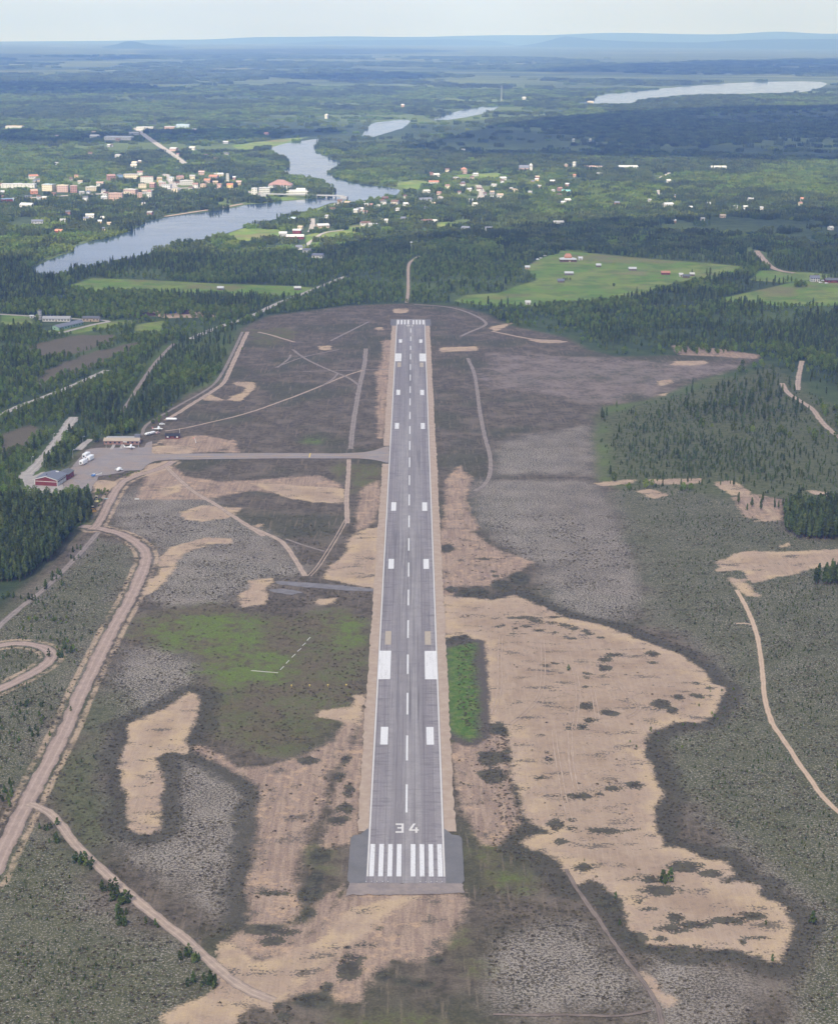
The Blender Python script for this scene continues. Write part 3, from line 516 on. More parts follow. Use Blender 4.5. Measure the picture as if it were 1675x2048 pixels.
# ------------------------------------------------------------ hills on the horizon
hm, t = newmat('hill_forest'); pos = t.node('ShaderNodeNewGeometry').outputs['Position']
t.out(t.bsdf(t.mix(t.noise(pos, 0.004, 4), (0.025, 0.04, 0.022), (0.06, 0.085, 0.04)), 0.95, 0.05))
def ridge(tops, d, half):
    tops = np.array(tops, float); xs = np.linspace(tops[0, 0], tops[-1, 0], 140)
    rr = np.interp(xs, tops[:, 0], tops[:, 1]); k = np.exp(-np.linspace(-2, 2, 9)**2); rr = np.convolve(np.pad(rr, 4, 'edge'), k/k.sum(), 'valid')
    v = []; prof = np.array([-1, -.75, -.5, -.25, 0, .25, .5, .75, 1.0]); hp = np.cos(prof*pi/2)**1.3
    for i, (px, r) in enumerate(zip(xs, rr)):
        dr = ray(px, r); tt = d/math.hypot(dr[0], dr[1]); x, y, z = dr[0]*tt, dr[1]*tt, CAM_H+dr[2]*tt
        fade = min(1, min(i, len(xs)-1-i)/12)
        for p, h in zip(prof, hp):
            s = 1+p*half/d; X, Y = x*s, y*s; g = float(zg(X, Y))-4
            v.append((X, Y, g+max(2, (z-float(zg(x, y)))*fade)*h*(0.85+0.3*float(vnoise(X, Y, 900)))+0))
    n = len(prof); f = [(i*n+j, (i+1)*n+j, (i+1)*n+j+1, i*n+j+1) for i in range(len(xs)-1) for j in range(n-1)]
    o = link('hill', mesh_np('hill', v, f, [hm], None, True)); tag(o, kind='structure')
ridge([(-900, 84), (0, 82), (200, 81), (400, 78), (450, 75), (600, 72), (640, 70), (720, 72), (840, 74), (940, 70), (1000, 71), (1080, 72), (1200, 66), (1400, 68), (1550, 66), (1675, 65), (2600, 66)], 33000, 3000)
ridge([(540, 86), (620, 83), (700, 79), (820, 78), (900, 76), (960, 79), (1040, 84)], 28000, 2000)
ridge([(1020, 84), (1070, 79), (1100, 74), (1125, 70), (1150, 74), (1190, 79), (1260, 82), (1400, 84), (1500, 80), (1700, 78), (2300, 79)], 25500, 1800)
ridge([(60, 104), (200, 94), (235, 87), (250, 81), (265, 80), (280, 83), (300, 88), (360, 93), (450, 97), (600, 104)], 21000, 1500)

# ------------------------------------------------------------ water
wm, t = newmat('river_water'); pos = t.node('ShaderNodeNewGeometry').outputs['Position']
wv = t.noise(t.scale(pos, (0.02, 0.05, 1)), 1.0, 4, 0.6)
t.out(t.bsdf((0.03, 0.055, 0.09), t.sstep(wv, 0.3, 0.7, 0.06, 0.16), 0.5, t.bump(t.noise(pos, 0.25, 3), 0.05, 0.5)))
def sheet(name, poly, mat, dz, parent=None, step=None, jit=0.0):
    poly = np.array(poly)
    if step:
        p = resample(np.vstack([poly, poly[:1]]), step)[:-1]
        if jit: p = p + rng.normal(0, jit, p.shape)
        poly = p
    bm = bmesh.new(); vs = [bm.verts.new((x, y, float(zg(x, y))+dz)) for x, y in poly]
    bm.faces.new(vs); bmesh.ops.triangulate(bm, faces=bm.faces[:]); bm.normal_update()
    if bm.faces and sum(f.normal.z*f.calc_area() for f in bm.faces) < 0: bmesh.ops.reverse_faces(bm, faces=bm.faces[:])
    me = bpy.data.meshes.new(name); bm.to_mesh(me); bm.free(); me.materials.append(mat)
    o = link(name, me, parent); return o
for i, p in enumerate(WATER):
    q = smooth_line(np.vstack([p, p[:1]]), 1)[:-1]
    tag(sheet('lake' if i == 3 else 'river', q, wm, 0.6, None, 40, 2.0), kind='structure')
# ------------------------------------------------------------ runway, taxiway, apron, roads
def asphalt(name, base, dark, pale, long_=True):
    m, t = newmat(name); pos = t.node('ShaderNodeNewGeometry').outputs['Position']
    a = t.noise(pos, 0.12, 4, 0.6); b = t.noise(pos, 1.4, 3, 0.6)
    c = t.mix(t.sstep(a, 0.35, 0.65), base, pale)
    if long_:
        lane = t.noise(t.scale(pos, (0.23, 0.004, 1)), 1.0, 2, 0.5)
        c = t.mix(t.math('MULTIPLY', t.sstep(lane, 0.42, 0.6), 0.75), c, dark)
        fine = t.noise(t.scale(pos, (1.1, 0.012, 1)), 1.0, 3, 0.6)
        c = t.mix(t.math('MULTIPLY', t.sstep(fine, 0.55, 0.66), 0.4), c, tuple(v*0.7 for v in dark))
        fine2 = t.noise(t.scale(pos, (0.8, 0.01, 1)), 1.7, 3, 0.6)
        c = t.mix(t.math('MULTIPLY', t.sstep(fine2, 0.56, 0.66), 0.35), c, tuple(v*1.25 for v in pale))
        x = t.node('ShaderNodeSeparateXYZ'); t.l.new(pos, x.inputs[0])
        side = t.sstep(t.math('ABSOLUTE', t.math('SUBTRACT', x.outputs[0], RX)), 4, 11)
        cross = t.noise(t.scale(pos, (0.09, 0.45, 1)), 1.0, 4, 0.65)
        c = t.mix(t.math('MULTIPLY', t.math('MULTIPLY', t.sstep(cross, 0.5, 0.66), side), 0.75), c, tuple(v*0.62 for v in dark))
        c = t.mix(t.math('MULTIPLY', side, 0.3), c, (0.235, 0.205, 0.215))
        jn = t.node('ShaderNodeTexWave', wave_type='BANDS', bands_direction='X'); t.set(jn.inputs['Vector'], pos); jn.inputs['Scale'].default_value = 0.0785; jn.inputs['Distortion'].default_value = 0.25; jn.inputs['Detail Scale'].default_value = 0.05
        c = t.mix(t.math('MULTIPLY', t.sstep(jn.outputs['Fac'], 0.975, 1.0), 0.45), c, tuple(v*0.5 for v in dark))
        rub = t.math('MULTIPLY', t.sstep(t.noise(t.scale(pos, (0.55, 0.006, 1)), 1.0, 4, 0.65), 0.5, 0.7), t.sstep(t.noise(t.scale(pos, (0.02, 0.006, 1)), 1.0, 2), 0.4, 0.6))
        c = t.mix(t.math('MULTIPLY', rub, 0.7), c, tuple(v*0.5 for v in dark))
        cr = t.noise(t.scale(pos, (0.02, 0.35, 1)), 1.0, 2, 0.5, dist=0.6)
        c = t.mix(t.math('MULTIPLY', t.sstep(t.math('ABSOLUTE', t.math('SUBTRACT', cr, 0.5)), 0.006, 0.001), 0.4), c, tuple(v*0.5 for v in dark))
    if name == 'apron_asphalt': c = t.mix(t.math('MULTIPLY', t.sstep(t.noise(pos, 0.06, 4, 0.6), 0.42, 0.6), 0.75), c, (0.3, 0.235, 0.19)); c = t.mix(t.math('MULTIPLY', t.sstep(t.noise(t.scale(pos, (0.05, 0.4, 1)), 1.0, 4, 0.6), 0.55, 0.68), 0.5), c, (0.17, 0.15, 0.145))
    c = t.mix(t.sstep(b, 0.3, 0.8, 0, 0.25), c, tuple(v*0.7 for v in dark))
    t.out(t.bsdf(c, 0.85, 0.25, t.bump(b, 0.2, 0.05))); return m
M_RWY = asphalt('old_asphalt', (0.27, 0.248, 0.244), (0.212, 0.192, 0.194), (0.315, 0.292, 0.284))
M_PAD = asphalt('new_asphalt', (0.152, 0.147, 0.146), (0.127, 0.122, 0.122), (0.178, 0.17, 0.168), False)
M_APR = asphalt('apron_asphalt', (0.26, 0.228, 0.218), (0.22, 0.196, 0.19), (0.3, 0.265, 0.245), False)
def gravel(name, a, b, dk):
    m, t = newmat(name); pos = t.node('ShaderNodeNewGeometry').outputs['Position']
    c = t.mix(t.sstep(t.noise(pos, 0.2, 4, 0.6), 0.35, 0.65), a, b)
    c = t.mix(t.sstep(t.noise(pos, 1.5, 3, 0.65), 0.5, 0.75, 0, 0.5), c, dk)
    ac = t.math('ABSOLUTE', t.attr('across')); rt = t.math('ABSOLUTE', t.math('SUBTRACT', ac, 0.42)); jz = t.noise(t.scale(pos, (0.3, 0.3, 1)), 1.0, 3, 0.6)
    c = t.mix(t.math('MULTIPLY', t.sstep(rt, 0.2, 0.05), t.sstep(jz, 0.3, 0.6, 0.1, 0.55)), c, tuple(min(1, v*1.3) for v in b))
    c = t.mix(t.math('MULTIPLY', t.sstep(ac, 0.72, 1.0), t.sstep(jz, 0.35, 0.6, 0.1, 0.8)), c, tuple(v*0.62 for v in dk))
    t.out(t.bsdf(c, 0.95, 0.1)); return m
M_ROAD = {'gravel': gravel('road_gravel', (0.3, 0.228, 0.188), (0.36, 0.275, 0.225), (0.24, 0.185, 0.155)),
          'sand': gravel('track_sand', (0.31, 0.24, 0.195), (0.4, 0.31, 0.24), (0.2, 0.165, 0.14)),
          'bright': gravel('track_bright_sand', (0.42, 0.31, 0.22), (0.48, 0.36, 0.26), (0.3, 0.23, 0.18)),
          'faint': gravel('track_faint', (0.16, 0.128, 0.105), (0.22, 0.175, 0.145), (0.09, 0.078, 0.062)),
          'grey': gravel('track_grey', (0.2, 0.17, 0.15), (0.27, 0.225, 0.195), (0.12, 0.105, 0.09)),
          'paved': gravel('road_pale_gravel', (0.33, 0.3, 0.275), (0.4, 0.365, 0.33), (0.26, 0.24, 0.22))}
M_ROAD['rut'] = M_ROAD['sand']; M_ROAD['rutb'] = gravel('rut_pale_sand', (0.36, 0.27, 0.21), (0.45, 0.345, 0.26), (0.25, 0.19, 0.15))
M_SHO = gravel('shoulder_gravel', (0.36, 0.275, 0.21), (0.42, 0.33, 0.255), (0.3, 0.235, 0.185))
def worn(name, col):
    m, t = newmat(name); pos = t.node('ShaderNodeNewGeometry').outputs['Position']
    c = t.mix(t.noise(pos, 0.5, 4), tuple(v*.9 for v in col), col)
    w = t.math('ADD', t.math('MULTIPLY', t.noise(pos, 1.8, 4, 0.7), 0.6), t.math('MULTIPLY', t.noise(t.scale(pos, (1.2, 0.05, 1)), 1.0, 3, 0.6), 0.4))
    c = t.mix(t.math('MULTIPLY', t.sstep(w, 0.52, 0.66), 0.7), c, (0.3, 0.28, 0.275)); t.out(t.bsdf(c, 0.85, 0.2)); return m
M_WHITE = worn('runway_white', (0.68, 0.67, 0.665))
M_DULL = plain('runway_dull_white', (0.6, 0.57, 0.54), 0.85, 0.2, 0.1, 0.5)
M_FADED = plain('runway_faded_beige', (0.4, 0.34, 0.27), 0.9, 0.1, 0.12, 0.5)
M_YEL = plain('marking_yellow', (0.62, 0.45, 0.12), 0.85, 0.2, 0.15, 0.8)
def ribbon(name, line, w, mat, dz, jit=0.25, parent=None, shift=0.0):
    d = np.gradient(line, axis=0); d /= np.linalg.norm(d, axis=1)[:, None]+1e-9; nrm = np.stack([-d[:, 1], d[:, 0]], 1)
    v = []; f = []
    for i, (p, n) in enumerate(zip(line, nrm)):
        hl = w/2*(1+rng.normal(0, jit*0.3)) ; hr = w/2*(1+rng.normal(0, jit*0.3))
        for q in (p+n*(shift+hl), p+n*shift, p+n*(shift-hr)): v.append((q[0], q[1], float(zg(*q))+dz))
    for i in range(len(line)-1):
        for j in range(2): f.append((i*3+j, i*3+j+1, i*3+j+4, i*3+j+3))
    me_ = mesh_np(name, v, f, [mat]); me_.attributes.new('across', 'FLOAT', 'POINT').data.foreach_set('value', np.tile([-1.0, 0.0, 1.0], len(line)).astype(np.float32)); o = link(name, me_, parent); tag(o, kind='structure'); return o
for i, (n, l, w, s) in enumerate(ROADL):
    far_ = float(np.hypot(*l.mean(0))) > 2100
    z = (0.25 if far_ else 0.03) + 0.004*i
    if s in ('rut', 'rutb'):
        if s == 'rutb':
            k_ = rng.uniform(.15, .3); ribbon(n, l, .45, M_ROAD[s], z, 1.2, None, .9); ribbon(n, l, .45, M_ROAD[s], z, 1.2, None, -.9); continue
        ribbon(n, l, 0.8, M_ROAD[s], z, 0.5, None, 1.0); ribbon(n, l, 0.8, M_ROAD[s], z, 0.5, None, -1.0)
    else: ribbon(n, l, w, M_ROAD[s], z, 0.9 if s == 'faint' else 0.3)
Y0 = P(811, 1768)[1]; YT = P(811, 1754.8)[1]; YT2 = P(811, 1690)[1]; YF2 = P(821, 649.2)[1]; YF = P(821, 640.4)[1]; YE = YF+6
rw = MB(); yy = np.linspace(Y0, YE, 60)
rv = [(RX+sx*15.35, y, 0.30) for y in yy for sx in (-1, 1)]
rwm = mesh_np('runway', rv, [(2*i, 2*i+1, 2*i+3, 2*i+2) for i in range(len(yy)-1)], [M_RWY]); rwy = link('runway', rwm); tag(rwy, kind='structure')
for sx in (-1, 1):          # paved turning pads by the near threshold and small ones at the far end
    a = P(886.6, 1657)[1]; b = P(923, 1674)[1]; xo = (P(923, 1676)[0]+P(928.7, 1768)[0])/2 - RX
    poly = [(RX+sx*15.3, Y0), (RX+sx*xo, Y0), (RX+sx*xo, b), (RX+sx*(xo-4), b+1.5), (RX+sx*15.3, a)]
    tag(sheet('runway_pad', poly, M_PAD, 0.28, None, 3, 0.05), kind='structure')
    poly = [(RX+sx*15.3, YF2-8), (RX+sx*21.5, YF2-8), (RX+sx*21.5, YE), (RX+sx*15.3, YE)]
    tag(sheet('runway_pad', poly, M_PAD, 0.285, None, 4, 0.15), kind='structure')
tag(sheet('runway_pad', [(RX-xo, Y0-10), (RX+xo, Y0-8), (RX+xo-1, Y0+0.3), (RX-xo+1, Y0+0.3)], gravel('pad_gravel', (0.235, 0.2, 0.185), (0.3, 0.25, 0.22), (0.18, 0.16, 0.15)), 0.26, None, 2, 0.4), kind='structure')
for sx in (-1, 1):          # sandy shoulders; the left one opens for the taxiway
    spans = [(P(811, 1664)[1], YF2)] if sx > 0 else [(P(736, 1664)[1], P(775, 928)[1]), (P(778, 892)[1], YF2)]
    for a, b in spans:
        ln = resample(np.array([(RX+sx*17.7, a), (RX+sx*17.7, b)]), 3.0)
        v = []; f = []
        for i, p in enumerate(ln):
            wo_ = 4.3+1.1*float(fbm(p[0]*9, p[1], 26, 5+sx))+rng.normal(0, 0.22)
            v += [(RX+sx*15.2, p[1], 0.24), (RX+sx*(15.2+wo_), p[1], 0.24)]
        f = [(2*i, 2*i+1, 2*i+3, 2*i+2) for i in range(len(ln)-1)]
        tag(link('runway_shoulder', mesh_np('runway_shoulder', v, f, [M_SHO])), kind='structure')
def mark(name, x0, x1, y0, y1, mat, z=0.325):
    o = MB().add([(x0, y0, z), (x1, y0, z), (x1, y1, z), (x0, y1, z)], [(0, 1, 2, 3)]).build(name, mat, rwy); return o
for sx in (-1, 1):
    mark('edge_line', RX+sx*14.85-0.3, RX+sx*14.85+0.3, YT, YF, M_DULL, 0.32)
    for k in range(4):
        xc = RX+sx*(2.75+3.52*k)
        mark('threshold_stripe', xc-0.93, xc+0.93, YT, YT2, M_WHITE, 0.335); mark('threshold_stripe', xc-0.93, xc+0.93, YF2, YF, M_WHITE, 0.335)
for oy, s, lst in ((600, 2.888, [(165, 190), (212, 238), (265, 290), (312, 345), (372, 405), (432, 467), (500, 538), (570, 610), (648, 690), (730, 775), (817, 868), (912, 968), (1015, 1072)]),
                   (960, 3.641, [(108, 188), (262, 348), (427, 518), (605, 707), (803, 917), (1025, 1155), (1275, 1418), (1555, 1713)]), (1450, 3.35, [(75, 243), (403, 592)])):
    for a, b in lst: mark('centreline_dash', RX-0.42, RX+0.42, P(818, oy+b/s)[1], P(818, oy+a/s)[1], M_WHITE)
for c_, r0, r1, l0, l1, q0, q1, nm, mt in (('M1', 165, 227, 1024, 1060, 1250, 1285, 'touchdown_mark', M_WHITE), ('M1', 578, 650, 1003, 1044, 1258, 1297, 'touchdown_mark', M_WHITE),
        ('M1', 1105, 1203, 980, 1025, 1270, 1312, 'faded_mark', M_FADED), ('M1', 1248, 1455, 935, 1022, 1270, 1360, 'aiming_mark', M_WHITE), ('M1', 1803, 1932, 948, 1003, 1282, 1335, 'touchdown_mark', M_WHITE),
        ('M0', 228, 248, 745, 762, 861, 880, 'touchdown_mark', M_WHITE), ('M0', 310, 355, 722, 758, 861, 897, 'aiming_mark', M_WHITE), ('M0', 362, 388, 735, 757, 866, 885, 'faded_mark', M_FADED),
        ('M0', 520, 550, 728, 750, 866, 888, 'touchdown_mark', M_WHITE), ('M0', 712, 746, 720, 744, 870, 893, 'touchdown_mark', M_WHITE)):
    rm = (r0+r1)/2; xa, xb, xc, xd = [G(c_, [(v, rm)])[0][0]-RX for v in (l0, l1, q0, q1)]
    i_, o_ = (abs(xb)+abs(xc))/2, min(14.95, (abs(xa)+abs(xd))/2)
    if nm == 'aiming_mark': o_ = 14.95
    y0_, y1_ = G(c_, [(l0, r1)])[0][1], G(c_, [(l0, r0)])[0][1]
    mark(nm, RX-o_, RX-i_, y0_, y1_, mt, 0.34); mark(nm, RX+i_, RX+o_, y0_, y1_, mt, 0.34)
def digit(polys, x0, y0, w, h, flip):
    b = MB()
    for p in polys:
        q = [(x0+(u*w if not flip else -u*w), y0+(v*h if not flip else -v*h), 0.34) for u, v in p]; b.add(q, [tuple(range(len(q)))])
    b.build('runway_number', M_DULL, rwy)
D3 = [[(0, 0), (1, 0), (1, .16), (0, .16)], [(.72, .16), (1, .16), (1, .84), (.72, .84)], [(0, .84), (1, .84), (1, 1), (0, 1)], [(.22, .45), (.72, .45), (.72, .6), (.22, .6)]]
D4 = [[(.66, 0), (.9, 0), (.9, .22), (.66, .22)], [(0, .22), (1.05, .22), (1.05, .37), (.0, .37)], [(.66, .37), (.9, .37), (.9, .58), (.66, .58)], [(0, .37), (.28, .37), (.72, 1), (.44, 1)]]
D1 = [[(.38, 0), (.64, 0), (.64, 1), (.38, 1)], [(.1, .74), (.38, .84), (.38, 1)]]
D6 = [[(0, 0), (1, 0), (1, .16), (0, .16)], [(0, .16), (.26, .16), (.26, .5), (0, .5)], [(.74, .16), (1, .16), (1, .5), (.74, .5)], [(.0, .5), (1, .5), (1, .62), (.0, .62)], [(0, .62), (.3, .62), (.9, 1), (.56, 1)]]
ya, yb = P(811, 1667.4)[1], P(811, 1648.8)[1]
digit(D3, P(790.8, 1658)[0], ya, 3.3, yb-ya, False); digit(D4, P(817.6, 1658)[0], ya, 3.8, yb-ya, False)
digit(D1, RX-1.0+4.4, YF2-4, 3.2, 9, True); digit(D6, RX-1.2, YF2-4, 3.2, 9, True)
# taxiway and apron
tw = sheet('taxiway', G(*TAXIWAY), M_APR, 0.27, None, 4, 0.12); tag(tw, kind='structure')
ap = sheet('apron', G(*APRON), M_APR, 0.25, None, 4, 0.15); tag(ap, kind='structure')
tag(sheet('apron_yard', G(*YARD), M_ROAD['paved'], 0.23, None, 4, 0.2), kind='structure')
tag(sheet('old_taxiway', G(*STUB), gravel('old_taxiway_gravel', (0.165, 0.155, 0.155), (0.215, 0.2, 0.2), (0.13, 0.125, 0.12)), 0.2, None, 3, 0.3), kind='structure')
tag(sheet('old_taxiway', G(*STUB2), bpy.data.materials['old_taxiway_gravel'], 0.2, None, 3, 0.3), kind='structure')
gA = G('M0', [(232, 887)])[0]; gB = G('M0', [(232, 911)])[0]
MB().add([(gA[0]-.5, gB[1], .285), (gA[0]+.5, gB[1], .285), (gA[0]+.5, gA[1], .285), (gA[0]-.5, gA[1], .285)], [(0, 1, 2, 3)]).build('holding_line', M_YEL, tw)
for a, b in (((300, 914.5), (620, 912)), ((640, 912), (778, 910))):
    p, q = P(*a), P(*b); ribbon('taxi_centreline', resample(np.array([p, q]), 6), 0.3, M_YEL, 0.28, 0.1, tw).pop('kind')
# markers beside the runway
for i, (x, y) in enumerate([(x, 690-0.012*x) for x in (615, 832, 1050, 1268)]):
    g = G('Z7', [(x, y)])[0]; r = empty('marker_light', (g[0], g[1], 0)); tag(r, 'small yellow marker light in the row of four across the grass', 'marker light', 'yellow marker lights')
    MB().tube([(0, 0, -.05), (0, 0, .7)], [.12, .12], 8).build('post', M_YEL, r)
    MB().tube([(0, 0, .7), (0, 0, .95), (0, 0, 1.2)], [.38, .42, .2], 8).build('lamp_head', plain('marker_lamp', (0.8, 0.62, 0.2), 0.5), r)
for i, ((a, b), (c_, d_)) in enumerate([((840, 90), (800, 130)), ((783, 158), (745, 192)), ((730, 225), (685, 260)), ((660, 292), (618, 332)), ((585, 368), (550, 405)), ((522, 440), (480, 480))]):
    p, q = G('Z7', [(a, b), (c_, d_)]); L = float(np.hypot(*(q-p))); an = math.atan2(*(q-p)[::-1])
    o = empty('ground_marker', ((p[0]+q[0])/2, (p[1]+q[1])/2, 0), an); tag(o, 'short white ground marker board lying in the slanting dashed row on the grass', 'ground marker', 'dashed white ground boards')
    MB().box(-L/2, L/2, -.17, .17, .08, .24).build('board', M_DULL, o); MB().box(-L/2+.4, -L/2+.6, -.2, .2, -.02, .08).build('foot', M_DULL, o); MB().box(L/2-.6, L/2-.4, -.2, .2, -.02, .08).build('foot', M_DULL, o)
p, q = G('Z7', [(130, 488), (455, 515)]); L = float(np.hypot(*(q-p))); an = math.atan2(*(q-p)[::-1])
o = empty('ground_marker', ((p[0]+q[0])/2, (p[1]+q[1])/2, 0), an); tag(o, 'long white ground marker board lying at the foot of the dashed row', 'ground marker')
for k in range(4): MB().box(-L/2+L/4*k+.05, -L/2+L/4*(k+1)-.05, -.17, .17, -.02, .2).build('board', M_DULL, o)
for k in range(10):
    x = RX+(-15.2+2.1*k if k < 5 else 5.5+2.1*(k-5)); r = empty('threshold_light', (x, Y0+.6, .3))
    tag(r, 'tiny white threshold light at the paved end of the runway', 'runway light', 'threshold lights at the runway end')
    MB().tube([(0, 0, -.05), (0, 0, .25)], [.12, .12], 6).build('base', M_APR, r); MB().tube([(0, 0, .25), (0, 0, .42), (0, 0, .5)], [.16, .2, .08], 6).build('lamp_head', M_WHITE, r)
# ------------------------------------------------------------ buildings
PAL = {'white': (0.56, 0.55, 0.52), 'cream': (0.62, 0.55, 0.42), 'red': (0.19, 0.045, 0.045), 'brick': (0.33, 0.2, 0.17), 'pinkish': (0.48, 0.35, 0.31), 'salmon': (0.46, 0.32, 0.26), 'yellow': (0.6, 0.45, 0.2),
       'grey': (0.35, 0.35, 0.35), 'dark grey': (0.13, 0.135, 0.145), 'blue': (0.2, 0.29, 0.42), 'brown': (0.16, 0.1, 0.075), 'green': (0.27, 0.4, 0.3), 'orange': (0.46, 0.22, 0.14), 'tan': (0.45, 0.36, 0.27),
       'pale blue': (0.45, 0.55, 0.62), 'black': (0.035, 0.035, 0.04), 'weathered': (0.17, 0.15, 0.13), 'teal': (0.2, 0.42, 0.4), 'pale grey': (0.52, 0.53, 0.54), 'slate': (0.17, 0.18, 0.215)}
def paint(c): return plain('paint_'+c.replace(' ', '_'), PAL[c], 0.75, 0.25, 0.14, 0.6, 0, 0.08)
def tin(c): return plain('roof_'+c.replace(' ', '_'), PAL[c], 0.6, 0.3, 0.16, 0.35, 0, 0.1)
GLASS = plain('window_glass', (0.03, 0.04, 0.055), 0.12, 0.5, 0.2)
TRIM = plain('trim_white', (0.75, 0.74, 0.72), 0.7)
HOUSES = []
_pref = {}
def house(pos, w, d, h, roof='gable', rh=2.0, wall='white', top='brown', rz=0.0, ridge='x', label=None, group=None, name='house', cat='house', win=None, floors=1, z=None, chimney=False, door=True):
    """pos: ground x,y of the footprint centre. -y side faces the airfield. w along x, d along y."""
    x, y = pos; zz = float(zg(x, y)) if z is None else z
    r = empty(name, (x, y, zz-0.05), rz); tag(r, label, cat, group); HOUSES.append((x, y, max(w, d)))
    W, D = w/2, d/2; b = MB()
    if roof == 'gable' and ridge == 'x':
        b.add([(-W, -D, 0), (W, -D, 0), (W, D, 0), (-W, D, 0), (-W, -D, h), (W, -D, h), (W, D, h), (-W, D, h), (-W, 0, h+rh), (W, 0, h+rh)], [(0, 1, 5, 4), (2, 3, 7, 6), (1, 2, 6, 9, 5), (3, 0, 4, 8, 7), (0, 3, 2, 1)])
    elif roof == 'gable':
        b.add([(-W, -D, 0), (W, -D, 0), (W, D, 0), (-W, D, 0), (-W, -D, h), (W, -D, h), (W, D, h), (-W, D, h), (0, -D, h+rh), (0, D, h+rh)], [(0, 1, 5, 8, 4), (2, 3, 7, 9, 6), (1, 2, 6, 5), (3, 0, 4, 7), (0, 3, 2, 1)])
    else: b.box(-W, W, -D, D, 0, h)
    b.build('wall', paint(wall), r)
    e, th = 0.5, 0.22; q = MB()
    def slab(p):
        lo = [(a, b_, c_) for a, b_, c_ in p]; hi = [(a, b_, c_+th) for a, b_, c_ in p]; n = len(p)
        q.add(lo+hi, [tuple(reversed(range(n))), tuple(range(n, 2*n))]+[(i, (i+1) % n, n+(i+1) % n, n+i) for i in range(n)])
    if roof == 'gable' and ridge == 'x':
        s = rh/D; slab([(-W-e, -D-e, h-e*s+.02), (W+e, -D-e, h-e*s+.02), (W+e, 0, h+rh+.02), (-W-e, 0, h+rh+.02)]); slab([(-W-e, 0, h+rh+.02), (W+e, 0, h+rh+.02), (W+e, D+e, h-e*s+.02), (-W-e, D+e, h-e*s+.02)])
    elif roof == 'gable':
        s = rh/W; slab([(-W-e, -D-e, h-e*s+.02), (0, -D-e, h+rh+.02), (0, D+e, h+rh+.02), (-W-e, D+e, h-e*s+.02)]); slab([(0, -D-e, h+rh+.02), (W+e, -D-e, h-e*s+.02), (W+e, D+e, h-e*s+.02), (0, D+e, h+rh+.02)])
    elif roof == 'hip':
        k = min(W, D)*0.85; a = [(-W-e, -D-e, h), (W+e, -D-e, h), (W+e, D+e, h), (-W-e, D+e, h)]
        t_ = [(-W+k, 0, h+rh), (W-k, 0, h+rh)] if W >= D else [(0, -D+k, h+rh), (0, D-k, h+rh)]
        f = [(0, 1, 5, 4), (1, 2, 5), (2, 3, 4, 5), (3, 0, 4)] if W >= D else [(0, 1, 4), (1, 2, 5, 4), (2, 3, 5), (3, 0, 4, 5)]
        q.add(a+t_, f+[(3, 2, 1, 0)])
    else: q.box(-W-.25, W+.25, -D-.25, D+.25, h, h+.35); q.box(-W*.3, W*.25, -D*.3, D*.4, h+.35, h+1.2)
    ro = q.build('roof', tin(top), r)
    if chimney: MB().box(-.5, .5, -.4, .4, h+rh*.6, h+rh+1.2).build('chimney', paint('brick'), ro, loc=(w*.15, 0, 0))
    nw = win if win is not None else max(2, int(w/3.6))
    for fl in range(floors):
        zc = (fl+0.55)*h/floors
        for k in range(nw):
            xx = -W+(k+.5)*w/nw
            if door and fl == 0 and k == nw//2: MB().box(-.55, .55, -D-.06, -D+.05, 0, min(2.1, h-.2)).build('door', paint('brown' if wall != 'brown' else 'cream'), r, loc=(xx, 0, 0)); continue
            key = ('win', round(min(.75, w/nw*.3), 2), round(D, 1))
            if key not in _pref: _pref[key] = MB().box(-key[1], key[1], -D-.06, -D+.05, -.6, .6).mesh('window', GLASS)
            link('window', _pref[key], r, (xx, 0, zc))
    for sy in (-1, 1):
        nd = max(1, int(d/6)) if d > 5 and floors*d > 8 else 0
        for k in range(min(nd, 3)):
            for fl in range(floors):
                key = ('swin', round(W, 1))
                if key not in _pref: _pref[key] = MB().box(W-.05, W+.06, -.6, .6, -.6, .6).mesh('window', GLASS)
                o = link('window', _pref[key], r, (0, -D+(k+.5)*d/nd, (fl+.55)*h/floors))
                if sy < 0: o.rotation_euler = (0, 0, pi); o.location.y = D-(k+.5)*d/nd
    return r
# the airfield's own buildings
g = P(90, 972); s = mpp(90, 972); hang = house((g[0]+2.5, g[1]+9), 16.5, 18, 4.7, 'gable', 2.3, 'red', 'slate', RAD(-11), 'y', 'red timber hangar with grey gable roof and white trim behind the pines', None, 'hangar', 'hangar', 0, door=False)
for xx in (-8.25, 8.25): MB().box(xx-.18, xx+.18, -9.1, -8.9, 0, 4.7).build('corner_board', TRIM, hang)
MB().box(-8.0, 8.0, -9.09, -8.95, 3.1, 3.4).build('trim_board', TRIM, hang)
for sx in (-1, 1):
    a = Vector((sx*8.7, -9.56, 4.55)); b = Vector((0, -9.56, 7.0)); MB().add([a+Vector((0, 0, -.25)), b+Vector((0, 0, -.25)), b+Vector((0, 0, .2)), a+Vector((0, 0, .2))], [(0, 1, 2, 3)]).build('barge_board', TRIM, hang)
for k in range(3):
    o = MB().box(8.2, 8.33, -2.4, 2.4, .1, 4.2).build('hangar_door', paint('pale grey'), hang, loc=(0, -5.6+5.3*k, 0))
    for j in range(3): MB().box(8.3, 8.37, -2.2+1.5*j, -1+1.5*j, 2.6, 3.6).build('pane', GLASS, o)
MB().box(-.5, .5, -.5, .5, 5.4, 7.2).build('chimney', paint('black'), hang, loc=(-1.5, -3, 0))
MB().box(1.2, 3.2, 6.0, 7.2, 6.0, 6.9).build('roof_hatch', TRIM, hang)
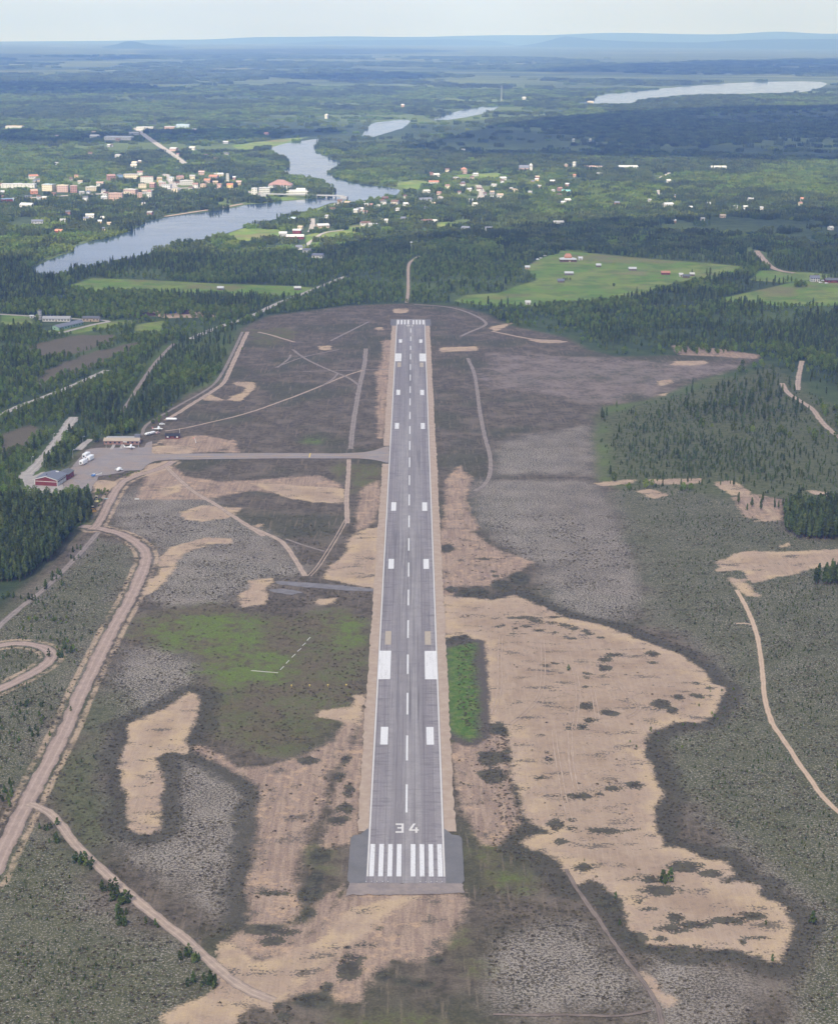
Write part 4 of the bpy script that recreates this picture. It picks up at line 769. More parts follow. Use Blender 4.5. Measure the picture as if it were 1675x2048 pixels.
g = P(125, 960); house((g[0]+1, g[1]+6), 8.0, 12, 4.2, 'gable', 1.4, 'red', 'dark grey', RAD(-11), 'y', 'small red shed with dark roof joined to the rear of the hangar', None, 'shed', 'shed', 1, door=False)
g = P(243, 889); term = house((g[0], g[1]+4.5), 27, 9, 2.9, 'gable', 1.3, 'brick', 'tan', 0, 'x', 'low terminal building with pale tan roof and brick wall facing the apron', None, 'terminal_building', 'terminal', 8)
MB().box(-13, 12, 4.6, 9.5, 0, 3.1).build('rear_wing', paint('grey'), term); MB().box(-13.2, 12.2, 4.8, 9.9, 3.1, 3.3).build('rear_roof', tin('grey'), term)
MB().box(1.2, 4.2, -4.75, -4.6, 1.9, 2.9).build('sign_board', TRIM, term)
MB().box(8.6, 12.8, 5, 8, 3.3, 5.6).build('control_cabin', paint('slate'), term)
g = P(344.5, 877.3); sh = house((g[0], g[1]+2.6), 10.6, 5.0, 2.4, 'gable', 1.2, 'red', 'black', 0, 'x', 'long red cabin with black roof and white windows by the sandy track', None, 'cabin', 'cabin', 5)
for k in (-3.6, 3.8): MB().box(k-.7, k+.7, -2.6, -2.5, .9, 2.0).build('window_frame', TRIM, sh)
# farm with the silo
g = P(80, 639); s = mpp(80, 639); r = empty('silo', (g[0], g[1], 0)); tag(r, 'tall round grey concrete silo at the end of the cowshed', 'silo')
MB().tube([(0, 0, -.1), (0, 0, 9.6)], [2.2, 2.2], 16).build('drum', paint('grey'), r); MB().tube([(0, 0, 9.6), (0, 0, 10.0), (0, 0, 11.0)], [2.4, 2.4, .4], 16).build('cap', tin('dark grey'), r)
for k in range(3): MB().tube([(0, 0, 2+2.6*k), (0, 0, 2.25+2.6*k)], [2.26, 2.26], 16).build('hoop', paint('dark grey'), r)
def bld(px, py, wpx, hm, dm, **k):
    g = P(px, py); s = mpp(px, py)*(.86 if py < 430 else 1); kw = dict(k); return house((g[0]*(1+dm*.5/g[1]), g[1]+dm*.5), wpx*s, dm, hm, **kw)
bld(114, 643, 54, 3.2, 9, rh=2.0, wall='white', top='grey', label='long white cowshed with grey roof beside the silo', name='cowshed', cat='barn', win=9)
bld(183, 643, 33, 3.6, 10, rh=1.6, wall='tan', top='dark grey', label='tan farm building with dark grey roof by the pale farm road', name='farm_building', cat='barn', win=5)
g = G('T3', [(400, 1003)])[0]; house((g[0], g[1]+3), 40, 11, 3.2, 'gable', 2.0, 'green', 'slate', math.atan2(*(G('T3', [(500, 985)])[0]-G('T3', [(300, 1030)])[0])[::-1]), 'x', 'long pale green barn with slate roof set at a slant to the silo', None, 'barn', 'barn', 9)
bld(64, 636, 7, 2.2, 4, rh=.8, wall='white', top='pale grey', label='tiny white hut on the farm road in front of the silo', name='hut', cat='hut', win=1, door=False)
# barns on the round meadow
r = bld(1135, 524, 33, 3.4, 16, roof='hip', rh=2.6, wall='brown', top='pale grey', label='large brown house with pale skirt roof and red upper roof on the meadow', name='meadow_house', win=6)
MB().add([(-5, -4, 6.9), (5, -4, 6.9), (5, 4, 6.9), (-5, 4, 6.9), (-3.2, 0, 10.6), (3.2, 0, 10.6), (-5, -4, 5.2), (5, -4, 5.2), (5, 4, 5.2), (-5, 4, 5.2)], [(0, 1, 5, 4), (1, 2, 5), (2, 3, 4, 5), (3, 0, 4), (6, 7, 1, 0), (7, 8, 2, 1), (8, 9, 3, 2), (9, 6, 0, 3)]).build('upper_roof', tin('orange'), r)
for px, py, w, wall, top, lab in ((1137, 550, 17, 'weathered', 'pale grey', 'dark hay barn with pale grey roof in front of the large brown meadow house'), (1196, 534, 9, 'weathered', 'pale grey', 'very small hay barn alone in the upper meadow'), (1264, 541, 15, 'weathered', 'pale grey', 'dark hay barn with pale roof at the end of the brown strip'),
        (1330, 549, 17, 'red', 'orange', 'hay barn with orange roof on the meadow'), (1361, 553, 7, 'white', 'white', 'small white hut between the orange roofed barn and the spruces'), (1371, 556, 13, 'weathered', 'dark grey', 'low dark barn beside the small white hut'), (1383, 552, 9, 'weathered', 'white', 'little barn with white roof close to the spruces'),
        (1121, 565, 13, 'weathered', 'slate', 'slate roofed shed with bushes round it on the meadow'), (1054, 538, 9, 'tan', 'pale grey', 'small tan hut with pale roof at the wood edge of the meadow'), (1055, 609, 10, 'white', 'white', 'white hut at the lower corner of the meadow'), (441, 580, 12, 'weathered', 'pale grey', 'grey hay barn alone in the long narrow field'), (595, 580, 13, 'weathered', 'white', 'hay barn with white roof at the road end of the narrow field'), (1160, 520, 8, 'pale grey', 'pale grey', 'pale low shed right beside the large brown meadow house')):
    bld(px, py, w, 2.6, 6, rh=1.7, wall=wall, top=top, label=lab, name='hay_barn', cat='barn', win=1, chimney=False)
bld(1628, 563, 18, 4.4, 9, rh=2.6, wall='white', top='slate', label='white farmhouse with slate roof at the bare yard', win=4, floors=2, chimney=True)
bld(1662, 565, 26, 3.2, 9, rh=2.0, wall='red', top='dark grey', label='red barn with dark roof next to the white farmhouse', name='barn', cat='barn', win=4)
# villages and town: base pixel, width px, height m, depth m, roof, wall, top, floors
VIL = 'houses in the village south of the river'; EAST = 'houses in the eastern village'; TOWN = 'town buildings north of the river'; FARG = 'works buildings far beyond the town'
ROWS = [
 (VIL, 'south of the river', [(566, 473, 15, 4, 10, 'gable', 'grey', 'pale grey', 1), (594, 467, 16, 4, 8, 'gable', 'red', 'pale grey', 1), (590, 478, 34, 3.2, 11, 'gable', 'red', 'white', 1), (645, 456, 24, 3.4, 11, 'gable', 'tan', 'pale grey', 1), (585, 441, 13, 3, 8, 'gable', 'white', 'pale blue', 1), (601, 459, 9, 3.4, 7, 'gable', 'cream', 'tan', 1),
   (730, 451, 19, 3.4, 10, 'gable', 'white', 'brown', 1), (746, 453, 20, 2.8, 8, 'gable', 'white', 'grey', 1), (768, 445, 14, 3, 9, 'gable', 'white', 'white', 1), (853, 446, 22, 3.2, 9, 'gable', 'white', 'brown', 1), (870, 445, 8, 2.8, 6, 'gable', 'white', 'white', 1), (600, 499, 18, 3, 10, 'gable', 'pale grey', 'slate', 1), (614, 505, 16, 3, 8, 'gable', 'white', 'slate', 1), (636, 516, 22, 3.2, 9, 'gable', 'white', 'slate', 1),
   (931, 460, 16, 3, 9, 'gable', 'grey', 'slate', 1), (977, 461, 14, 3, 9, 'gable', 'pale grey', 'slate', 1), (679, 406, 10, 3.5, 9, 'gable', 'tan', 'brown', 1), (695, 410, 14, 3.5, 9, 'gable', 'brown', 'tan', 1), (665, 422, 12, 3.2, 8, 'gable', 'white', 'brown', 1), (712, 425, 10, 3.5, 8, 'gable', 'white', 'pale grey', 1), (722, 422, 9, 3.5, 8, 'gable', 'white', 'white', 1), (770, 400, 13, 3.6, 9, 'gable', 'red', 'brown', 1), (790, 408, 17, 3.6, 11, 'gable', 'white', 'brown', 1), (812, 412, 14, 3.4, 9, 'gable', 'white', 'pale grey', 1), (756, 416, 10, 3.2, 8, 'gable', 'white', 'white', 1), (795, 424, 9, 5, 8, 'flat', 'white', 'white', 2), (848, 403, 34, 3.2, 12, 'gable', 'pale grey', 'slate', 1), (852, 386, 15, 3.4, 9, 'gable', 'white', 'white', 1), (732, 413, 9, 3, 8, 'gable', 'cream', 'grey', 1), (655, 436, 8, 3, 7, 'gable', 'white', 'grey', 1), (806, 440, 9, 3, 7, 'gable', 'grey', 'slate', 1)]),
 (EAST, 'in the eastern village', [(872, 353, 13, 3.6, 10, 'gable', 'white', 'white', 1), (867, 368, 23, 3.6, 10, 'gable', 'white', 'orange', 1), (927, 347, 12, 8, 10, 'hip', 'salmon', 'orange', 2), (950, 352, 11, 3.6, 9, 'gable', 'white', 'pale grey', 1), (925, 372, 12, 3.6, 9, 'gable', 'white', 'brown', 1), (988, 374, 12, 3.6, 9, 'gable', 'white', 'grey', 1), (1028, 385, 17, 5, 11, 'flat', 'cream', 'tan', 2), (999, 395, 14, 4, 10, 'gable', 'white', 'tan', 1), (949, 412, 10, 3.4, 8, 'gable', 'white', 'white', 1), (942, 404, 9, 3.2, 8, 'gable', 'pale grey', 'grey', 1), (918, 388, 8, 3.2, 8, 'gable', 'white', 'brown', 1),
   (1185, 338, 42, 4.6, 18, 'flat', 'white', 'pinkish', 1), (1255, 338, 44, 4.2, 16, 'gable', 'white', 'pale grey', 1), (1435, 339, 36, 4.4, 14, 'gable', 'white', 'white', 1), (1148, 334, 7, 9, 8, 'flat', 'white', 'white', 2), (1131, 335, 6, 6, 7, 'flat', 'pinkish', 'white', 2), (1132, 386, 20, 3.4, 9, 'gable', 'white', 'teal', 1), (1134, 404, 13, 3.4, 9, 'gable', 'white', 'white', 1), (1125, 408, 8, 3, 7, 'gable', 'white', 'pale grey', 1), (1116, 449, 20, 3.2, 9, 'gable', 'pale grey', 'grey', 1), (1335, 414, 22, 4, 12, 'gable', 'white', 'pale grey', 1), (1298, 404, 7, 3.4, 7, 'gable', 'white', 'grey', 1), (1380, 419, 7, 3.4, 8, 'gable', 'white', 'pale grey', 1), (1347, 446, 7, 3.4, 8, 'gable', 'salmon', 'pale grey', 1), (1404, 442, 7, 3.4, 7, 'gable', 'white', 'grey', 1), (1415, 411, 9, 3.4, 8, 'gable', 'white', 'pale grey', 1), (1336, 365, 9, 3.6, 9, 'gable', 'white', 'white', 1), (1604, 402, 10, 3.6, 9, 'gable', 'white', 'orange', 1), (1470, 418, 8, 3.4, 8, 'gable', 'pale grey', 'grey', 1), (1490, 418, 9, 3.4, 8, 'gable', 'white', 'pale grey', 1), (1522, 420, 7, 3.4, 8, 'gable', 'white', 'grey', 1), (1660, 460, 8, 3.4, 8, 'gable', 'white', 'white', 1), (1078, 376, 8, 3.4, 8, 'gable', 'tan', 'grey', 1), (1060, 388, 8, 3.4, 8, 'gable', 'white', 'grey', 1), (1105, 385, 7, 3.4, 8, 'gable', 'white', 'grey', 1), (1148, 354, 6, 3.4, 8, 'gable', 'tan', 'orange', 1), (1005, 360, 14, 3.6, 10, 'gable', 'white', 'pale grey', 1), (1500, 402, 12, 3.4, 9, 'gable', 'pale grey', 'grey', 1)]),
 (TOWN, 'in the town across the river', [(38, 376, 78, 6, 16, 'flat', 'white', 'pale grey', 2), (98, 382, 26, 10, 14, 'flat', 'cream', 'pale blue', 3), (126, 384, 25, 10, 13, 'flat', 'pinkish', 'cream', 3), (148, 385, 15, 10, 13, 'flat', 'brick', 'pinkish', 3), (67, 358, 20, 5, 12, 'gable', 'white', 'orange', 1), (14, 405, 24, 5, 12, 'flat', 'red', 'blue', 2), (31, 403, 10, 5, 10, 'flat', 'pale blue', 'pale grey', 2), (55, 415, 30, 4, 14, 'gable', 'white', 'pale grey', 1), (68, 388, 15, 5, 12, 'gable', 'orange', 'salmon', 1), (183, 382, 25, 6, 12, 'flat', 'cream', 'white', 2), (232, 402, 31, 11, 13, 'flat', 'salmon', 'pinkish', 3),
   (222, 360, 18, 7, 12, 'gable', 'brick', 'brick', 2), (240, 358, 13, 7, 12, 'flat', 'blue', 'dark grey', 2), (262, 357, 32, 7, 14, 'flat', 'cream', 'grey', 2), (294, 366, 29, 10, 13, 'flat', 'white', 'brick', 3), (268, 336, 14, 5, 10, 'gable', 'white', 'cream', 1), (319, 364, 10, 6, 9, 'gable', 'yellow', 'tan', 2), (343, 362, 11, 6, 10, 'flat', 'white', 'pale blue', 2), (373, 370, 28, 7, 13, 'flat', 'white', 'white', 2), (391, 376, 12, 6, 10, 'gable', 'white', 'brick', 2), (428, 360, 20, 6, 12, 'gable', 'salmon', 'orange', 2), (403, 351, 13, 6, 10, 'gable', 'pinkish', 'pinkish', 2), (460, 377, 14, 6, 10, 'gable', 'yellow', 'orange', 1), (439, 377, 9, 6, 9, 'gable', 'pinkish', 'brick', 1), (455, 364, 6, 13, 6, 'flat', 'white', 'pale grey', 4), (262, 388, 30, 7, 12, 'flat', 'pinkish', 'white', 2), (280, 397, 11, 8, 10, 'flat', 'salmon', 'salmon', 3), (306, 375, 12, 6, 10, 'gable', 'brick', 'salmon', 2), (333, 377, 22, 6, 12, 'flat', 'pale grey', 'grey', 2), (352, 384, 16, 6, 12, 'flat', 'cream', 'grey', 2), (407, 376, 13, 6, 10, 'flat', 'tan', 'pinkish', 2), (210, 398, 9, 7, 9, 'flat', 'white', 'pale grey', 2), (172, 404, 7, 5, 8, 'flat', 'white', 'pale grey', 1), (180, 436, 16, 4, 9, 'gable', 'white', 'white', 1), (128, 446, 14, 3.6, 10, 'gable', 'pale grey', 'grey', 1), (75, 447, 22, 3.2, 9, 'gable', 'grey', 'slate', 1), (120, 467, 18, 3.2, 10, 'gable', 'red', 'orange', 1), (207, 440, 9, 3.4, 8, 'gable', 'cream', 'white', 1), (255, 392, 14, 7, 10, 'flat', 'cream', 'salmon', 2), (325, 372, 16, 6, 10, 'flat', 'pinkish', 'pale grey', 2), (360, 360, 16, 5, 10, 'gable', 'tan', 'brick', 1), (385, 358, 12, 5, 10, 'gable', 'cream', 'grey', 1), (415, 366, 14, 5, 10, 'gable', 'pinkish', 'orange', 1), (285, 376, 18, 6, 10, 'flat', 'cream', 'tan', 2), (200, 372, 16, 5, 10, 'gable', 'white', 'salmon', 1), (478, 370, 12, 5, 10, 'gable', 'tan', 'pinkish', 1), (440, 354, 14, 5, 10, 'gable', 'cream', 'pale grey', 1), (280, 350, 12, 5, 10, 'gable', 'white', 'brick', 1), (328, 418, 8, 3, 8, 'gable', 'white', 'grey', 1), (287, 411, 8, 3, 8, 'gable', 'cream', 'grey', 1)]),
 (FARG, 'among the works beyond the town', [(290, 260, 38, 7, 26, 'flat', 'white', 'pale grey', 1), (366, 256, 30, 8, 30, 'flat', 'pale blue', 'pale blue', 1), (238, 280, 62, 7, 34, 'flat', 'white', 'pale grey', 1), (190, 276, 20, 5, 18, 'gable', 'white', 'white', 1), (348, 302, 16, 5, 16, 'gable', 'pinkish', 'pale grey', 1), (385, 300, 13, 5, 14, 'gable', 'white', 'white', 1), (340, 258, 24, 6, 20, 'flat', 'salmon', 'pale grey', 1), (30, 257, 38, 6, 24, 'flat', 'white', 'tan', 1), (653, 237, 6, 10, 12, 'hip', 'white', 'white', 1), (805, 215, 7, 8, 14, 'gable', 'salmon', 'white', 1), (268, 270, 22, 6, 20, 'flat', 'pale grey', 'white', 1), (270, 331, 12, 5, 12, 'gable', 'white', 'cream', 1), (237, 316, 12, 5, 12, 'gable', 'white', 'grey', 1), (533, 271, 9, 5, 12, 'gable', 'salmon', 'orange', 1), (1047, 199, 8, 7, 14, 'gable', 'white', 'white', 1), (926, 305, 8, 5, 12, 'gable', 'white', 'white', 1), (1146, 283, 4, 5, 8, 'gable', 'white', 'white', 1), (1180, 283, 4, 5, 8, 'gable', 'white', 'white', 1), (1180, 206, 14, 6, 20, 'flat', 'cream', 'white', 1)])]
Rh = random.Random(5)
for gi, (x0, x1, y0, y1), n in ((2, (-10, 470, 352, 400), 34), (2, (60, 330, 425, 470), 12), (1, (850, 1160, 342, 400), 22), (1, (1160, 1600, 345, 440), 5), (0, (660, 900, 395, 430), 12), (3, (100, 480, 262, 330), 14)):
    for k in range(n):
        px, py = Rh.uniform(x0, x1), Rh.uniform(y0, y1)
        if gi == 0 and py < 400 and px < 700: continue
        q = P(px, py)
        if max(float(sdf(w_, np.array([q[0]]), np.array([q[1]]), 60)[0]) for w_ in WATER) > -25: continue
        ROWS[gi][2].append((px, py, Rh.uniform(6, 12), Rh.uniform(3, 4.5), 8, 'gable', Rh.choice(['white', 'cream', 'tan', 'pale grey', 'brick', 'grey', 'yellow']), Rh.choice(['grey', 'slate', 'brown', 'pale grey', 'brick', 'tan', 'dark grey']), 1))
for grp, where, lst in ROWS:
    for px, py, w, hm, dm, rf, wl, tp, fl in lst:
        s = mpp(px, py); size = 'long' if w*s > 26 else ('tall' if fl >= 3 else ('small' if w*s < 10 else 'low'))
        kind = 'block' if rf == 'flat' else 'house'
        far_ = grp == FARG
        bld(px, py, w, hm*1.2, dm, roof=rf, rh=min(2.6, dm*.22) if rf != 'hip' else 3.0, wall=wl, top=tp, rz=RAD(random.choice([-18, -8, 0, 6, 14, 22])) if w*s < 30 else RAD(random.choice([-4, 0, 4])),
            label=f'{size} {wl} {"house" if kind=="house" else "block"} with {tp} {"flat " if rf=="flat" else ""}roof {where}', group=grp, name='house' if kind == 'house' else 'town_block', cat='house' if kind == 'house' else 'building', floors=fl,
            win=min(9, max(2, int(w*s/4.2))), door=(fl == 1 and not far_))
# landmark buildings by the bridge
s = mpp(561, 375); r = bld(561, 378, 54, 7, 38, roof='hip', rh=9, wall='white', top='brick', label='great hall with broad red hipped roof beside the river', name='school_hall', cat='hall', win=9, floors=2, door=False)
r = bld(491+18, 389, 13, 11, 14, roof='flat', wall='white', top='pale grey', label='white hotel end block with blank bright gable near the bridge', name='hotel_block', cat='hotel', win=2, floors=3, door=False)
r = bld(529, 386, 25, 9.5, 12, roof='flat', wall='white', top='pale grey', label='white hotel wing with three rows of windows near the bridge', name='hotel_wing', cat='hotel', win=8, floors=3, door=False)
r = bld(595, 391, 44, 9, 15, roof='flat', wall='white', top='pale grey', label='white hotel with banded balconies by the river and the bridge', name='hotel', cat='hotel', win=9, floors=3, door=False)
w_ = 44*mpp(595, 391)/2
for k in range(3): MB().box(-w_, w_, -8.9, -7.5, 1.0+3*k, 1.9+3*k).build('balcony', TRIM, r)
MB().box(-2, 14, -3, 5, 9.3, 12.6).build('penthouse', TRIM, r)
for px, py, h, w, lab, top in ((299, 397, 17, 9, 'white church tower with red pointed roof among the town pines', 'brick'), (1061, 340, 15, 6, 'white church tower above the eastern village', 'pale grey')):
    g = P(px, py); s = mpp(px, py); a = w*s/2; r = empty('church_tower', (g[0], g[1], float(zg(*g)))); tag(r, lab, 'church'); HOUSES.append((g[0], g[1], a*2))
    MB().box(-a, a, -a, a, -.2, h*.72).build('wall', paint('white'), r); MB().add([(-a-.4, -a-.4, h*.72), (a+.4, -a-.4, h*.72), (a+.4, a+.4, h*.72), (-a-.4, a+.4, h*.72), (0, 0, h)], [(0, 1, 4), (1, 2, 4), (2, 3, 4), (3, 0, 4), (3, 2, 1, 0)]).build('roof', tin(top), r)
    for k in (-.45, .45): MB().box(a*k-.5, a*k+.5, -a-.08, -a+.05, h*.45, h*.62).build('window', GLASS, r)
bld(1047, 341, 22, 6, 14, rh=5, wall='pinkish', top='slate', label='pinkish church nave with slate roof beside the white tower', name='church_nave', cat='church', win=5)
# masts
for px, p0, p1, lab, w in ((310, 260, 228, 'dark lattice radio mast rising above the works beyond the town', 2.2), (1002, 203, 174, 'thin pale radio mast standing alone in the far forest', 1.6)):
    g = P(px, p0); d = math.hypot(*g); h = (p0-p1)/FPX*d/cos(PITCH)*1.02; r = empty('radio_mast', (g[0], g[1], float(zg(*g)))); tag(r, lab, 'mast')
    mt = paint('dark grey' if w > 2 else 'pale grey')
    for a in range(3): MB().tube([(w*cos(a*2.094), w*sin(a*2.094), -.5), (w*.4*cos(a*2.094), w*.4*sin(a*2.094), h)], [.45, .3], 5).build('leg', mt, r)
    for k in range(12):
        z0 = h*k/12; q = 1-.6*k/12; b = MB()
        for a in range(3): b.tube([(w*q*cos(a*2.094), w*q*sin(a*2.094), z0), (w*q*cos((a+1)*2.094), w*q*sin((a+1)*2.094), z0+h/12)], [.2, .2], 4)
        b.build('brace', mt, r)
# bridge
A, B = P(527, 392.5), P(688, 397); L = float(np.hypot(*(B-A))); an = math.atan2(*(B-A)[::-1]); c0 = (A+B)/2; zb = float(zg(*c0))
br = empty('road_bridge', (c0[0], c0[1], zb), an); tag(br, 'long low concrete road bridge on piers across the river', 'bridge')
MB().box(-L/2, L/2, -4.5, 4.5, 4.2, 5.3).build('deck', paint('grey'), br)
for sy in (-1, 1):
    rl = MB().box(-L/2, L/2, sy*4.4-.12, sy*4.4+.12, 6.1, 6.3).build('railing', paint('grey'), br)
    for k in range(24): MB().box(-.1, .1, sy*4.4-.1, sy*4.4+.1, 5.3, 6.1).build('post', paint('grey'), rl, loc=(-L/2+L*(k+.5)/24, 0, 0))
for px in (611, 629, 651, 668):
    q = P(px, 397); k = (q-c0)@np.array([cos(an), sin(an)]); MB().box(k-1.3, k+1.3, -3.8, 3.8, -.5, 4.2).build('pier', paint('grey'), br)
for sx in (-1, 1): MB().box(sx*(L/2)-6, sx*(L/2)+6, -5, 5, -.5, 4.2).build('abutment', paint('grey'), br)
# heaps of soil at the works yard
MOUNDS.append(('T3', 1022, 910, 76, 20))
for i, (c_, x, y, w, h) in enumerate(MOUNDS):
    (px, py), = TR(c_, [(x, y)]); g = P(px, py); s = mpp(px, py); sc = CROPS[c_][2]; W = w/sc*s/2; Hh = 1.6 if i == 5 else 2.8; v = []; f = []; N, K = 28, 7; D_ = 26 if i == 5 else 9
    for k in range(K+1):
        rr = 1-k/K
        for j in range(N):
            a = 2*pi*j/N; q = 1+.35*(float(vnoise(cos(a)*3+i*7, sin(a)*3, 1.0))-.5)
            v.append((W*rr*q*cos(a), D_*rr*q*sin(a), Hh*(1-rr**1.6)*(.55+.9*float(vnoise(W*rr*cos(a)+i*50, D_*rr*sin(a), 5)))-.1*(k == 0)))
    for k in range(K):
        for j in range(N): f.append((k*N+j, k*N+(j+1) % N, (k+1)*N+(j+1) % N, (k+1)*N+j))
    col = {4: ('soil_brown', (0.16, 0.1, 0.075)), 6: ('tarpaulin_blue', (0.03, 0.1, 0.25))}.get(i, ('soil_dark', (0.055, 0.035, 0.03)))
    labs = ['dark soil heap nearest the pale farm road beyond the silo', 'long dark soil heap in the middle of the works yard', 'dark soil heap close beside the blue heap cover', 'large dark soil heap with pale rubble on it', 'brown soil heap on the sandy yard by the big rubble heap', 'broad low dark peat heap at the lower edge of the meadow', 'heap under a blue tarpaulin in the works yard']
    o = link('soil_heap', mesh_np('soil_heap', v, f, [plain(col[0], col[1], 0.95, 0.05, 0.5, 0.25)], None, True), None, (g[0], g[1], float(zg(*g)))); tag(o, labs[i], 'soil heap')
# ------------------------------------------------------------ aircraft, vehicles and small things on the apron
M_PW = plain('aircraft_white', (0.78, 0.79, 0.8), 0.35, 0.5, 0.04); M_TY = plain('tyre_rubber', (0.02, 0.02, 0.02), 0.9); M_RIM = plain('wheel_rim', (0.45, 0.45, 0.45), 0.5)
def wheel(parent, x, y, r, w, axis='y'):
    p0, p1 = ((x, y-w/2, r), (x, y+w/2, r)) if axis == 'y' else ((x-w/2, y, r), (x+w/2, y, r))
    o = MB().tube([p0, p1], [r, r], 12).build('wheel', M_TY, parent)
    e = .03; q0 = tuple(a-(e if (i == (1 if axis == 'y' else 0)) else 0) for i, a in enumerate(p0)); q1 = tuple(a+(e if (i == (1 if axis == 'y' else 0)) else 0) for i, a in enumerate(p1))
    MB().tube([q0, q1], [r*.55, r*.55], 10).build('rim', M_RIM, o); return o
def aeroplane(px, py, rz, label, stripe, z=.25, sc=1.0):
    g = P(px, py); r = empty('light_aeroplane', (g[0], g[1], z), rz); r.scale = (sc, sc, sc); tag(r, label, 'aeroplane')
    MB().tube([(3.3, 0, 1.25), (3.0, 0, 1.3), (1.6, 0, 1.45), (.4, 0, 1.6), (-1.0, 0, 1.55), (-3.0, 0, 1.5), (-4.9, 0, 1.55)], [(.25, .25), (.5, .45), (.58, .62), (.6, .78), (.55, .68), (.3, .35), (.1, .14)], 12).build('fuselage', M_PW, r, True)
    MB().add([(1.45, -.5, 1.75), (1.45, .5, 1.75), (.75, .5, 2.22), (.75, -.5, 2.22)], [(0, 1, 2, 3)]).build('windscreen', GLASS, r)
    for sy in (-1, 1):
        MB().add([(1.0, sy*.62, 1.65), (-.6, sy*.6, 1.65), (-.5, sy*.56, 2.1), (.75, sy*.56, 2.15)], [(0, 1, 2, 3)]).build('side_window', GLASS, r)
        w = MB(); pr = [(.95, 0), (.7, .11), (.1, .13), (-.65, .02), (.1, -.05), (.7, -.06)]; v = []
        for yy, s_, dz in ((.0, 1, 0), (3.0, 1, .06), (5.4, .78, .13)): v += [(x*s_, sy*yy, 2.25+dz+z_) for x, z_ in pr]
        n = len(pr); w.add(v, [(k*n+i, k*n+(i+1) % n, (k+1)*n+(i+1) % n, (k+1)*n+i) for k in range(2) for i in range(n)]+[tuple(range(2*n, 3*n)), tuple(range(n))])
        w.build('wing', M_PW, r); MB().tube([(.3, sy*.5, 1.0), (.3, sy*2.6, 2.25)], [.05, .05], 6).build('wing_strut', M_PW, r)
        MB().add([(-3.9, sy*.1, 1.62), (-4.5, sy*1.7, 1.62), (-5.0, sy*1.7, 1.62), (-5.0, sy*.1, 1.62), (-3.9, sy*.1, 1.7), (-4.5, sy*1.7, 1.68), (-5.0, sy*1.7, 1.66), (-5.0, sy*.1, 1.66)], [(0, 1, 2, 3), (4, 5, 6, 7), (0, 1, 5, 4), (1, 2, 6, 5), (2, 3, 7, 6)]).build('tailplane', M_PW, r)
        lg = MB().tube([(0, sy*.45, 1.1), (0, sy*1.2, .25)], [.07, .06], 6).build('landing_gear', M_PW, r); wheel(r, 0, sy*1.2, .24, .16)
    MB().add([(-3.7, -.05, 1.7), (-4.6, -.05, 3.0), (-5.15, -.05, 3.0), (-4.95, -.05, 1.55), (-3.7, .05, 1.7), (-4.6, .05, 3.0), (-5.15, .05, 3.0), (-4.95, .05, 1.55)], [(3, 2, 1, 0), (4, 5, 6, 7), (0, 1, 5, 4), (1, 2, 6, 5), (2, 3, 7, 6)]).build('fin', stripe, r)
    wheel(r, 2.5, 0, .2, .14); MB().tube([(2.5, 0, .2), (2.5, 0, 1.1)], [.05, .06], 6).build('nose_leg', M_PW, r)
    MB().tube([(3.3, 0, 1.25), (3.55, 0, 1.25), (3.7, 0, 1.25)], [.2, .16, .04], 8).build('spinner', stripe, r)
    MB().box(3.45, 3.5, -.95, .95, 1.17, 1.33).build('propeller', paint('dark grey'), r)
aeroplane(261, 898.5, RAD(4), 'white high-wing light aeroplane parked on the apron before the terminal', M_PW)
aeroplane(317, 861, RAD(8), 'white light aeroplane with pinkish red tail parked beyond the caravans', plain('tail_red', (0.5, 0.22, 0.2), 0.5), 0.02, 1.0)
# the aircraft under a white cover with pale wings
g = P(237, 944); r = empty('covered_aircraft', (g[0], g[1]+3, .25), RAD(76)); tag(r, 'small aircraft under a white cover with pale grey wings at the apron edge', 'aircraft')
MB().tube([(3.4, 0, 1.0), (2.4, 0, 1.25), (.6, 0, 1.5), (-1.5, 0, 1.5), (-3.2, 0, 1.0)], [(.5, .4), (1.1, .8), (1.45, 1.2), (1.4, 1.15), (.8, .6)], 14).build('cover', M_PW, r, True)
for sy in (-1, 1): MB().box(-1.3, 1.1, min(sy*1.3, sy*3.0), max(sy*1.3, sy*3.0), 1.0, 1.22).build('wing', paint('pale grey'), r); wheel(r, .3, sy*1.1, .3, .2)
# helicopter
g = P(187.5, 955); r = empty('helicopter', (g[0], g[1], .25), RAD(205)); tag(r, 'small blue and white helicopter standing on the apron', 'helicopter')
MB().tube([(1.9, 0, 1.2), (1.4, 0, 1.3), (.3, 0, 1.5), (-.8, 0, 1.5), (-1.6, 0, 1.7)], [(.3, .3), (.75, .65), (.95, .95), (.75, .75), (.25, .3)], 12).build('cabin', plain('helicopter_blue', (0.1, 0.22, 0.5), 0.35, 0.5), r, True)
MB().add([(1.95, -.45, 1.4), (1.95, .45, 1.4), (1.0, .6, 2.25), (1.0, -.6, 2.25)], [(0, 1, 2, 3)]).build('windscreen', GLASS, r)
MB().tube([(-1.4, 0, 1.75), (-5.6, 0, 2.0)], [.25, .1], 8).build('tail_boom', M_PW, r); MB().box(-5.9, -5.3, -.04, .04, 1.6, 2.9).build('fin', M_PW, r); MB().box(-5.65, -5.55, .08, .12, 1.3, 2.7).build('tail_rotor', paint('dark grey'), r)
MB().box(-.9, .7, -.4, .4, 2.25, 2.6).build('engine_cover', M_PW, r); MB().tube([(-.1, 0, 2.5), (-.1, 0, 3.0)], [.1, .1], 6).build('rotor_mast', paint('dark grey'), r)
for a in (35, 215): MB().box(0.1, 4.6, -.11, .11, 2.97, 3.02).build('rotor_blade', paint('pale grey'), r, loc=(-.1, 0, 0), rz=RAD(a))
